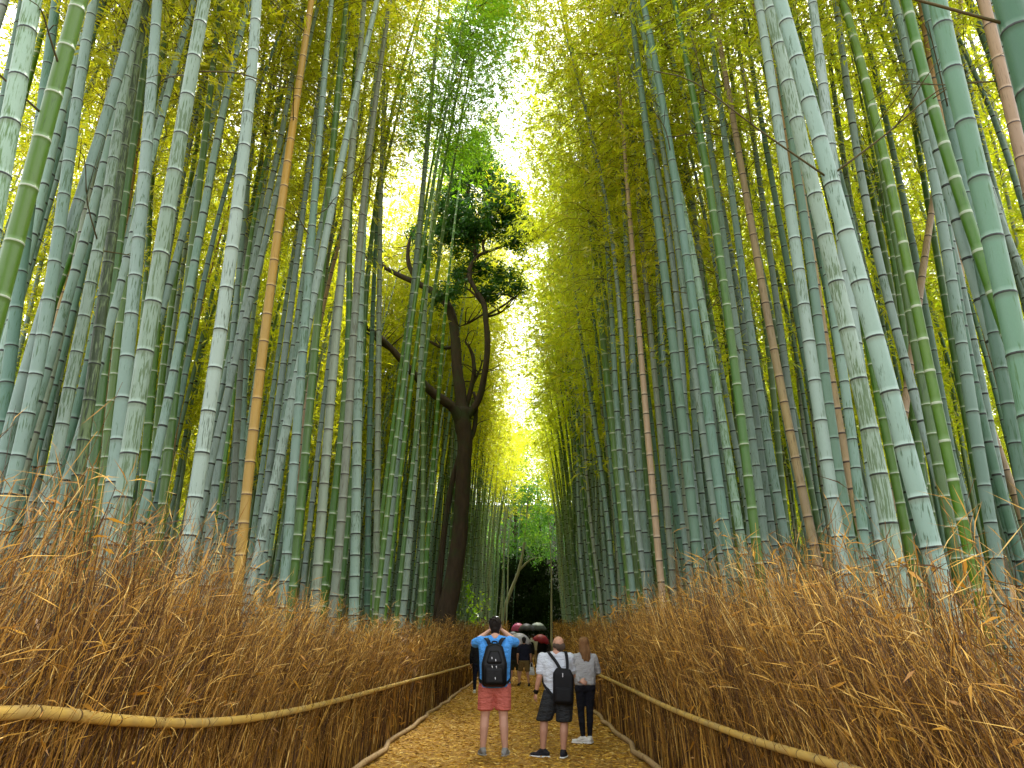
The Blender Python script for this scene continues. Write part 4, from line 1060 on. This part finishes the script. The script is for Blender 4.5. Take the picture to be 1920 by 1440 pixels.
        hull(bm, (H(-.045, -.085, -.015), (.03, .02, .045)), (H(.045, -.085, -.015), (.03, .02, .045)))
        hull(bm, (H(0, -.072, -.06), (.055, .02, .025)))
    elif hair == 'long':
        hull(bm, (H(0, -.03, .045), (.086, .09, .078)), (H(0, -.05, -.04), (.076, .06, .06)))
        hull(bm, (H(0, .01, .078), (.08, .09, .046)))
        hull(bm, (H(.005, -.065, -.04), (.074, .05, .06)), (H(.03, -.08, -.15), (.05, .04, .05)))
        hull(bm, (H(.03, -.08, -.15), (.06, .04, .05)), (H(.055, -.085, -.24), (.028, .02, .03)))
        for q in range(44):                               # loose locks of unequal length
            x0 = random.uniform(-.085, .085); y0_ = -.085 + .5 * abs(x0); x1 = x0 * .6 + random.uniform(0, .05); z1 = random.uniform(-.28, -.13)
            hull(bm, (H(x0 * .85, y0_ - .005, random.uniform(-.02, .07)), .017), (H(x0 + .012, y0_ - .03, -.11), .016), seg=1)
            hull(bm, (H(x0 + .012, y0_ - .03, -.11), .016), (H(x1, y0_ - .03 + random.uniform(-.01, .02), z1), .006), seg=1)
    obj('hair', fuse(bm, 'hair', vox * .8, 2), hair_mat, root, (0, 0, 0))
    if extra: extra(root, J, H)
    return root, J

BLACK = cloth('black_cloth', (.012, .012, .014), .3)
blackpack = flat_mat('black_nylon', (.0028, .0028, .003), .45, .18, .3, 30, .004)
greypack = flat_mat('charcoal_nylon', (.006, .006, .007), .6, .15, .3, 30, .004)
metal = flat_mat('zip_metal', (.6, .6, .62), .25, .8, .05)
white = flat_mat('white_rubber', (.78, .78, .76), .6, .3, .06)
blacksole = flat_mat('dark_rubber', (.05, .05, .05), .8, .2, .2)
greyshoe = cloth('grey_mesh_fabric', (.25, .25, .24), .3)
blackshoe = cloth('black_knit', (.02, .02, .025), .3)
whiteshoe = cloth('white_canvas', (.75, .74, .70), .08)

# ---- the tall man in blue, both hands up at a camera
AY = 11.95
p = on_y(927, 1415, AY); A0 = (float(p[0]), AY, float(path_z(AY)) + .034)
def a_extra(root, J, H):
    bm = bmesh.new()
    hull(bm, (H(-.03, -.02, .128), (.018, .012, .006)), (H(.03, -.02, .128), (.018, .012, .006)))
    obj('sunglasses', fuse(bm, 'sunglasses', .004, 1), flat_mat('pale_lens', (.75, .75, .78), .12, .9, .05), root, (0, 0, 0))
JA = dict(head=(.0, .06, 1.735), neck=(0, .005, 1.585), yaw=0, tilt=.02, hs=1.14, shl=(-.215, .0, 1.535), shr=(.215, .0, 1.535),
          ell=(-.325, .17, 1.50), elr=(.325, .17, 1.51), wrl=(-.10, .30, 1.685), wrr=(.10, .30, 1.695), hdl=(.5, .35, .35), hdr=(-.5, .35, .35), hul=(-.3, .2, .8), hur=(.3, .2, .8),
          curll=.9, curlr=.9, thl=-1, thr=1, pelvis=(0, 0, .98), hipl=(-.105, 0, .90), hipr=(.105, 0, .90), knl=(-.14, .03, .51), knr=(.125, .01, .515), anl=(-.165, .02, .09), anr=(.15, -.03, .09),
          toel=(-.30, 1, 0), toer=(.28, 1, 0), hem=.88, hemw=.10, short=.82, loose=.03)
person('tall man in blue t-shirt and coral shorts raising both hands to his face', A0, JA, 't_shirt', cloth('blue_jersey', (.075, .30, .72), .10), 'short', 'shorts',
       cloth('coral_cotton', (.56, .15, .115), .12), greyshoe, flat_mat('grey_rubber', (.35, .35, .33), .7, .2), SKIN, 'short', hairmat('dark_brown_hair', (.004, .003, .0025), (.016, .010, .006)), 'visitors on the path', .0085, 1.19, a_extra)

# ---- the bald man
BY = 11.75
p = on_y(1046, 1417, BY); B0 = (float(p[0]), BY, float(path_z(BY)) + .034)
def b_extra(root, J, H):
    bm = bmesh.new(); w = J['wrl'] * .93 + J['ell'] * .07
    d = (J['wrl'] - J['ell']); d /= np.linalg.norm(d)
    hull(bm, (w - d * .012, .034), (w + d * .012, .034)); hull(bm, (w + V3(-.03, -.012, 0), .016))
    obj('watch', fuse(bm, 'watch', .006, 1), blackpack, root, (0, 0, 0))
JB = dict(head=(.03, .02, 1.485), neck=(.0, -.01, 1.36), yaw=.35, tilt=.08, hs=1.05, shl=(-.20, .02, 1.315), shr=(.19, -.02, 1.315),
          ell=(-.245, -.01, 1.05), elr=(.245, .10, 1.06), wrl=(-.295, .05, .84), wrr=(.16, .28, 1.0), hul=(-1, -.3, 0), hur=(.6, -.3, .6), curll=.55, curlr=.7, thl=-1, thr=1,
          pelvis=(.02, 0, .86), hipl=(-.075, 0, .80), hipr=(.115, 0, .80), knl=(-.185, .04, .46), knr=(.095, .0, .45), anl=(-.205, .03, .09), anr=(.075, -.03, .085),
          toel=(-1, .42, 0), toer=(.25, 1, 0), hem=.82, hemw=.075, short=1.0, loose=.036)
person('balding man in light grey t-shirt and dark shorts with one arm hanging', B0, JB, 't_shirt', cloth('light_grey_jersey', (.50, .53, .58), .10), 'short', 'shorts',
       cloth('charcoal_cotton', (.028, .03, .032), .25), blackshoe, white, SKIN2, 'fringe', hairmat('short_brown_hair', (.03, .02, .014), (.09, .06, .04)), 'visitors on the path', .0085, 1.06, b_extra)

# ---- the woman with long hair
CY = 13.3
p = on_y(1100, 1392, CY); C0 = (float(p[0]), CY, float(path_z(CY)) + .034)
JC = dict(head=(.0, .0, 1.485), neck=(.0, -.01, 1.35), yaw=-.12, tilt=.04, hs=.98, shl=(-.155, .0, 1.285), shr=(.155, .0, 1.285),
          ell=(-.185, -.03, 1.06), elr=(.225, .06, 1.07), wrl=(-.105, -.13, .94), wrr=(.165, .23, 1.02), hdl=(.75, -.2, -.25), hul=(0, -1, .2), hur=(.6, 0, .6), curll=.6, curlr=.7, thl=-1, thr=1,
          pelvis=(0, 0, .87), hipl=(-.08, 0, .82), hipr=(.08, 0, .82), knl=(-.075, .02, .46), knr=(.065, .02, .46), anl=(-.055, .0, .085), anr=(.055, .03, .085),
          toel=(-1, .5, 0), toer=(.2, 1, 0), hem=.855, hemw=.07, loose=.010)
person('woman with long reddish brown hair in grey sweater and black leggings beside the balding man', C0, JC, 'sweater', cloth('grey_knit', (.34, .34, .34), .10), 'long', 'leggings',
       cloth('black_jersey', (.010, .011, .016), .2), whiteshoe, white, SKIN, 'long', hairmat('auburn_hair', (.05, .022, .008), (.27, .135, .05)), 'visitors on the path', .0085, .92)

# ---- rucksacks
def strap(root, pts, w, mat, th=.012):
    P = spline(np.array(pts, float), 18); T, N, B_ = frames(P)
    X = V3(1, 0, 0) - T * T[:, :1]; X /= np.linalg.norm(X, axis=1)[:, None]; Nn = np.cross(T, X)
    ring = np.stack([P + X * w / 2 + Nn * th / 2, P - X * w / 2 + Nn * th / 2, P - X * w / 2 - Nn * th / 2, P + X * w / 2 - Nn * th / 2], 1).reshape(-1, 3)
    i_ = np.arange(17)[:, None] * 4; j_ = np.arange(4)[None, :]
    F = np.stack([i_ + j_, i_ + (j_ + 1) % 4, i_ + 4 + (j_ + 1) % 4, i_ + 4 + j_], -1).reshape(-1, 4)
    F = np.vstack([F, [[0, 1, 2, 3], [71, 70, 69, 68]]])
    return obj('strap', mesh_np('strap', ring, F), mat, root, (0, 0, 0))

pk = empty('backpack', 'rounded shiny black backpack worn by the man in blue', 'backpack', (A0[0] - .005, A0[1] - .20, A0[2] + .915))
off = V3(*A0) - V3(*pk.location)
bm = bmesh.new()
hull(bm, (V3(-.13, .0, .06), (.05, .075, .06)), (V3(.13, .0, .06), (.05, .075, .06)), (V3(-.135, .0, .30), (.05, .075, .06)), (V3(.135, .0, .30), (.05, .075, .06)),
     (V3(-.07, .02, .52), (.06, .055, .05)), (V3(.07, .02, .52), (.06, .055, .05)), (V3(0, .02, .55), (.08, .05, .04)), seg=3)
obj('body', fuse(bm, 'body', .009, 5), blackpack, pk, (0, 0, 0))
bm = bmesh.new()
hull(bm, (V3(-.10, -.055, .07), (.05, .045, .05)), (V3(.10, -.055, .07), (.05, .045, .05)), (V3(-.09, -.055, .23), (.05, .04, .05)), (V3(.09, -.055, .23), (.05, .04, .05)), seg=3)
obj('front_pocket', fuse(bm, 'front_pocket', .008, 5), blackpack, pk, (0, 0, 0))
bm = bmesh.new()
hull(bm, (V3(-.07, -.05, .34), (.05, .035, .04)), (V3(.07, -.05, .34), (.05, .035, .04)), (V3(-.04, -.03, .46), (.04, .035, .03)), (V3(.04, -.03, .46), (.04, .035, .03)), seg=3)
obj('top_pocket', fuse(bm, 'top_pocket', .008, 5), blackpack, pk, (0, 0, 0))
for (x, y, z) in ((-.035, -.09, .40), (.02, -.092, .37), (-.03, -.105, .285), (.03, -.108, .28), (.015, -.108, .13)):
    bm = bmesh.new(); hull(bm, (V3(x, y, z), .007), (V3(x + .004, y - .002, z - .022), .006), seg=1)
    me = bpy.data.meshes.new('zip_pull'); bm.to_mesh(me); bm.free(); obj('zip_pull', me, metal, pk, (0, 0, 0))
for s_ in (-1, 1):
    strap(pk, [(s_ * .06, .05, .54), (s_ * .10, .08, .63), (s_ * .145, .19, .665), (s_ * .17, .31, .60), (s_ * .19, .34, .40), (s_ * .215, .28, .2), (s_ * .20, .12, .08), (s_ * .155, .02, .05)], .055, greypack)
V, F = tube_np(spline([(-.04, .05, .56), (-.03, .03, .61), (.03, .03, .61), (.04, .05, .56)], 12), np.full(12, .011), 8)
obj('handle', mesh_np('handle', V, F, None, None, None, True), blackpack, pk, (0, 0, 0))

pk = empty('backpack', 'slim dull black backpack hanging low on the balding man', 'backpack', (B0[0] + .075, B0[1] - .175, B0[2] + .70))
bm = bmesh.new()
hull(bm, (V3(-.10, 0, .05), (.04, .06, .05)), (V3(.11, 0, .03), (.04, .06, .05)), (V3(-.10, 0, .40), (.035, .05, .03)), (V3(.125, 0, .36), (.035, .05, .03)), (V3(-.06, .01, .46), (.03, .045, .02)), (V3(.09, .01, .44), (.03, .045, .02)), seg=3)
obj('body', fuse(bm, 'body', .009, 4), greypack, pk, (0, 0, 0))
bm = bmesh.new()
hull(bm, (V3(-.08, -.05, .06), (.035, .03, .04)), (V3(.09, -.05, .05), (.035, .03, .04)), (V3(-.075, -.05, .20), (.035, .025, .03)), (V3(.095, -.05, .18), (.035, .025, .03)), seg=3)
obj('front_pocket', fuse(bm, 'front_pocket', .008, 4), greypack, pk, (0, 0, 0))
bm = bmesh.new(); hull(bm, (V3(0, -.062, .40), .008), (V3(0, -.062, .36), .007), seg=1)
me = bpy.data.meshes.new('zip_pull'); bm.to_mesh(me); bm.free(); obj('zip_pull', me, metal, pk, (0, 0, 0))
strap(pk, [(-.03, .01, .46), (-.09, .045, .56), (-.165, .10, .655), (-.19, .19, .685), (-.195, .29, .62), (-.21, .31, .45), (-.265, .2, .3), (-.22, .08, .2), (-.12, .02, .08)], .042, greypack)
strap(pk, [(.07, .01, .45), (.075, .05, .55), (.065, .09, .655), (.06, .19, .69), (.05, .29, .62), (.05, .33, .45)], .042, greypack)

# ---- people further along the path
def far(label, px, y, h, top, topm, sleeve, bot, botm, hairk='dark', hm=None, skin=SKIN, walk=.10, arm='down', build=1.0, yaw=0.0, shm=None, dx=0.0):
    p = on_y(px, 1280, y); s = h / 1.70
    loc = (float(p[0]) + dx, y, float(path_z(y)) + .034)
    up = arm == 'up'
    J = dict(head=(.0, .01, 1.58 * s), neck=(0, -.01, 1.45 * s), yaw=yaw, shl=(-.175 * s, 0, 1.385 * s), shr=(.175 * s, 0, 1.385 * s),
             ell=(-.235 * s, -.03, 1.10 * s), elr=((.24 if not up else .25) * s, .02 if not up else .10, (1.10 if not up else 1.14) * s), wrl=(-.24 * s, .05, .87 * s), wrr=((.25 if not up else .15) * s, .05 if not up else .26, (.87 if not up else 1.22) * s),
             pelvis=(0, 0, .93 * s), hipl=(-.085 * s, 0, .87 * s), hipr=(.085 * s, 0, .87 * s), knl=(-.10 * s, walk * .9, .48 * s), knr=(.10 * s, -walk * .2, .47 * s),
             anl=(-.105 * s, walk * .6, .085), anr=(.11 * s, -walk, .09), toel=(-.15, 1, 0), toer=(.15, 1, 0), hem=.87 * s, loose=.022, curll=.6, curlr=1.1 if up else .6)
    if walk > .15:
        J['knl'] = (-.14 * s, walk * .7, .48 * s); J['anl'] = (-.20 * s, walk * .5, .085); J['knr'] = (.12 * s, .0, .47 * s); J['anr'] = (.17 * s, -walk * .6, .09)
    person(label, loc, J, top, topm, sleeve, bot, botm, shm or blackshoe, white if shm is whiteshoe else blacksole, skin, hairk, hm or hairmat('black_hair', (.004, .004, .004), (.018, .015, .013)), 'visitors on the path', .017, build)
    return loc, J

navy = cloth('navy_cloth', (.012, .014, .028), .3); khaki = cloth('khaki_cotton', (.17, .12, .05), .2); pale = cloth('pale_cotton', (.55, .54, .52), .12); beige = cloth('beige_cotton', (.36, .27, .16), .15); dgrey = cloth('dark_grey_cotton', (.05, .05, .055), .2); pinkc = cloth('faded_pink_cotton', (.42, .16, .18), .15); darkgreen = cloth('dark_olive_cotton', (.03, .035, .022), .2)
far('person in black jacket and dark trousers mostly hidden behind the man in blue', 896, 26.0, 1.70, 'jacket', BLACK, 'long', 'trousers', navy, shm=whiteshoe, walk=.06)
eL, eJ = far('person in black top and khaki shorts striding away with a white bag', 983, 29.8, 1.70, 't_shirt', navy, 'short', 'shorts', khaki, walk=.20, skin=SKIN2)
fL, fJ = far('bare-legged person in black top and shorts walking under the pale grey umbrella', 966, 31.2, 1.66, 't_shirt', BLACK, 'short', 'shorts', darkgreen, walk=.16, arm='up')
gL, gJ = far('person in long black coat walking under the crimson umbrella', 1018, 42.0, 1.66, 'coat', BLACK, 'long', 'trousers', BLACK, arm='up', build=1.15)
hL, hJ = far('person in white shirt and beige trousers ahead of the crimson umbrella', 1001, 45.0, 1.72, 'shirt', pale, 'long', 'trousers', beige, walk=.12)
iL, iJ = far('person in dark clothes under the big grey umbrella', 1010, 50.0, 1.70, 'jacket', dgrey, 'long', 'trousers', BLACK, arm='up')
jL, jJ = far('person in navy jacket under the charcoal umbrella', 990, 47.0, 1.72, 'jacket', navy, 'long', 'trousers', BLACK, arm='up')
kL, kJ = far('person in black top under the pink umbrella', 968, 48.5, 1.68, 'jacket', BLACK, 'long', 'trousers', dgrey, arm='up')
lL, lJ = far('person in dark coat under the navy umbrella', 955, 38.0, 1.66, 'coat', navy, 'long', 'trousers', navy, arm='up')
mL, mJ = far('person in faded pink top just behind the crimson umbrella', 1011, 47.0, 1.62, 't_shirt', pinkc, 'short', 'trousers', dgrey, walk=.05)

far('person in black coat walking in the dim middle of the umbrella crowd', 992, 39.5, 1.68, 'coat', BLACK, 'long', 'trousers', navy, walk=.1)
far('person in grey jacket at the right edge of the umbrella crowd', 1025, 46.0, 1.64, 'jacket', dgrey, 'long', 'trousers', BLACK, walk=.08)
far('person in black jacket at the left edge of the umbrella crowd', 974, 43.0, 1.66, 'jacket', BLACK, 'long', 'trousers', BLACK, walk=.1)
far('person in white top between the two grey umbrellas', 999, 52.0, 1.68, 'shirt', pale, 'long', 'trousers', navy, walk=.06)
bagm = cloth('white_plastic_bag', (.62, .64, .70), .1, .5)
bag = empty('carrier_bag', 'white carrier bag hanging from the hand of the striding person in khaki shorts', 'bag', (eL[0] + .27, eL[1] + .02, .42))
bm = bmesh.new()
hull(bm, (V3(-.07, 0, .05), .05), (V3(.07, 0, .05), .05), (V3(-.05, 0, .25), .025), (V3(.06, 0, .27), .025), (V3(0, .02, .1), .08))
obj('bag_body', fuse(bm, 'bag_body', .012, 3), bagm, bag, (0, 0, 0))
V, F = tube_np(spline([(-.05, 0, .25), (-.035, 0, .38), (.0, 0, .44), (.04, 0, .38), (.06, 0, .26)], 16), np.full(16, .008), 6)
obj('handle', mesh_np('handle', V, F), bagm, bag, (0, 0, 0))

# ---- umbrellas
def umbrella(label, px, py, y, dia, col, hand_at, tilt=(0, 0), ribs=8, second=None, depth=.40):
    """top of canopy near photo pixel; handle reaches the holder's hand"""
    top = on_y(px, py, y)
    root = empty('umbrella', label, 'umbrella', tuple(top), 'umbrellas over the visitors')
    R_ = dia / 2; n = ribs * 6; rings = 9
    Mx = (Matrix.Rotation(tilt[0], 3, 'X') @ Matrix.Rotation(tilt[1], 3, 'Y'))
    pts = [(0, 0, 0)]
    for r in range(1, rings + 1):
        f = r / rings
        for q in range(n):
            a_ = q / n * 2 * math.pi; w = .5 - .5 * math.cos(q / 6 * 2 * math.pi)           # 0 on a rib, 1 between ribs
            rr = R_ * math.sin(f * 1.25) / math.sin(1.25) * (1 - .09 * w * f)
            pts.append((rr * math.cos(a_), rr * math.sin(a_), -R_ * depth * 2 * (1 - math.cos(f * 1.25)) / (1 - math.cos(1.25)) + .012 * w * f * 0 + .035 * f * f * w))
    Vt = np.array([Mx @ Vector(p_) for p_ in pts])
    F = []; mi = []
    for q in range(n): F.append((0, 1 + q, 1 + (q + 1) % n, 0)[:3])
    bm = bmesh.new(); bv = [bm.verts.new(v) for v in Vt]
    for q in range(n):
        f_ = bm.faces.new((bv[0], bv[1 + q], bv[1 + (q + 1) % n]))
    for r in range(rings - 1):
        for q in range(n):
            a_ = 1 + r * n + q; b_ = 1 + r * n + (q + 1) % n
            f_ = bm.faces.new((bv[a_], bv[a_ + n], bv[b_ + n], bv[b_])); f_.smooth = True
            if second and r < 4: f_.material_index = 1  # second colour round the tip paints a highlight onto the canopy
    me = bpy.data.meshes.new('canopy'); bm.normal_update(); bm.to_mesh(me); bm.free()
    k = NT('umbrella_cloth')
    def sh(c):
        d = k.n('ShaderNodeBsdfPrincipled', {'Base Color': (*c, 1), 'Roughness': .5}).outputs[0]; t = k.n('ShaderNodeBsdfTranslucent', {'Color': (*c, 1)}).outputs[0]
        return k.n('ShaderNodeMixShader', {0: .3, 1: d, 2: t}).outputs[0]
    mats = [k.finish(sh(col))]
    if second:
        k = NT('umbrella_cloth'); mats.append(k.finish(sh(second)))
    c = obj('canopy', me, mats, root, (0, 0, 0))
    sol = c.modifiers.new('thickness', 'SOLIDIFY'); sol.thickness = .004
    hnd = np.array(hand_at) - np.array(top)
    ax = np.array(Mx @ Vector((0, 0, 1)))
    V, F = tube_np(spline([ax * .05, hnd * .5, hnd + V3(0, 0, -.10)], 12), np.full(12, .011), 8)
    obj('shaft', mesh_np('shaft', V, F, None, None, None, True), blacksole, root, (0, 0, 0))
    V, F = tube_np([hnd + V3(0, 0, .04), hnd + V3(0, 0, -.11)], [.016, .019], 8)
    obj('handle', mesh_np('handle', V, F), blacksole, root, (0, 0, 0))
    for q in range(ribs):
        idx = [0] + [1 + r * n + q * 6 for r in range(rings)]
        P = Vt[idx] + ax * -.012
        V, F = tube_np(P, np.full(len(P), .004), 4); obj('rib', mesh_np('rib', V, F), metal, root, (0, 0, 0))
def wr(L, J): return V3(*L) + V3(*J['wrr'])
umbrella('pale lilac-grey umbrella, lowest of the cluster, over the bare-legged walker', 974, 1187, 31.0, .96, (.52, .50, .56), wr(fL, fJ), (.10, .05))
umbrella('small pink umbrella at the back left of the umbrella cluster', 969, 1169, 48.3, .86, (.62, .10, .28), wr(kL, kJ), (.30, -.2))
umbrella('charcoal umbrella between the pink and the big grey one', 987, 1169, 46.8, 1.0, (.05, .05, .07), wr(jL, jJ), (.05, 0))
umbrella('big blue-grey umbrella with a highlight painted on its crown, rightmost at the back', 1009, 1167, 49.8, 1.14, (.075, .09, .10), wr(iL, iJ), (.10, .06), second=(.45, .50, .52))
umbrella('navy umbrella low at the left of the cluster, beside the man in blue', 960, 1184, 37.8, .8, (.03, .035, .07), wr(lL, lJ), (.05, -.1))
umbrella('crimson umbrella at the right of the cluster, over a black coat', 1017, 1190, 41.8, .92, (.42, .02, .05), wr(gL, gJ), (.15, .25))
# ================================================================== CAMERA, SKY, LIGHT
cam = bpy.data.cameras.new('camera'); cam.sensor_width = 36; cam.lens = 36 * FPX / 1920; cam.clip_start = .05; cam.clip_end = 3000
co = bpy.data.objects.new('camera', cam); COL.objects.link(co); co.location = (0, 0, CAM_H); co.rotation_euler = (R(90) + PITCH, 0, 0)
S.camera = co
SUN_EL, SUN_AZ = 62.0, 12.0                                # high and a little ahead of the viewer, behind thin cloud
w = bpy.data.worlds.new('World'); S.world = w; w.use_nodes = True
nt = w.node_tree; nt.nodes.clear()
out = nt.nodes.new('ShaderNodeOutputWorld'); bg = nt.nodes.new('ShaderNodeBackground')
sky = nt.nodes.new('ShaderNodeTexSky'); sky.sky_type = 'NISHITA'; sky.sun_disc = False
sky.sun_elevation = R(SUN_EL); sky.sun_rotation = R(SUN_AZ); sky.dust_density = 1.5; sky.air_density = 1.0
hs = nt.nodes.new('ShaderNodeHueSaturation'); hs.inputs['Saturation'].default_value = .14
nt.links.new(sky.outputs[0], hs.inputs['Color']); nt.links.new(hs.outputs[0], bg.inputs['Color']); bg.inputs['Strength'].default_value = .15
nt.links.new(bg.outputs[0], out.inputs['Surface'])
sun = bpy.data.lights.new('sun', 'SUN'); sun.energy = 1.5; sun.angle = R(14); sun.color = (1, .96, .88)
so = bpy.data.objects.new('sun', sun); COL.objects.link(so)
d = Vector((math.sin(R(SUN_AZ)) * math.cos(R(SUN_EL)), math.cos(R(SUN_AZ)) * math.cos(R(SUN_EL)), math.sin(R(SUN_EL))))
so.rotation_euler = d.to_track_quat('Z', 'Y').to_euler(); so.location = d * 60
S.view_settings.view_transform = 'Standard'; S.view_settings.look = 'None'; S.view_settings.gamma = 1.0
S.view_settings.exposure = 2.55
S.render.engine = 'CYCLES'
cy = S.cycles
cy.max_bounces = 7; cy.diffuse_bounces = 4; cy.glossy_bounces = 2; cy.transmission_bounces = 4; cy.transparent_max_bounces = 4
cy.sample_clamp_indirect = 6; cy.caustics_reflective = False; cy.caustics_refractive = False
cy.use_denoising = True
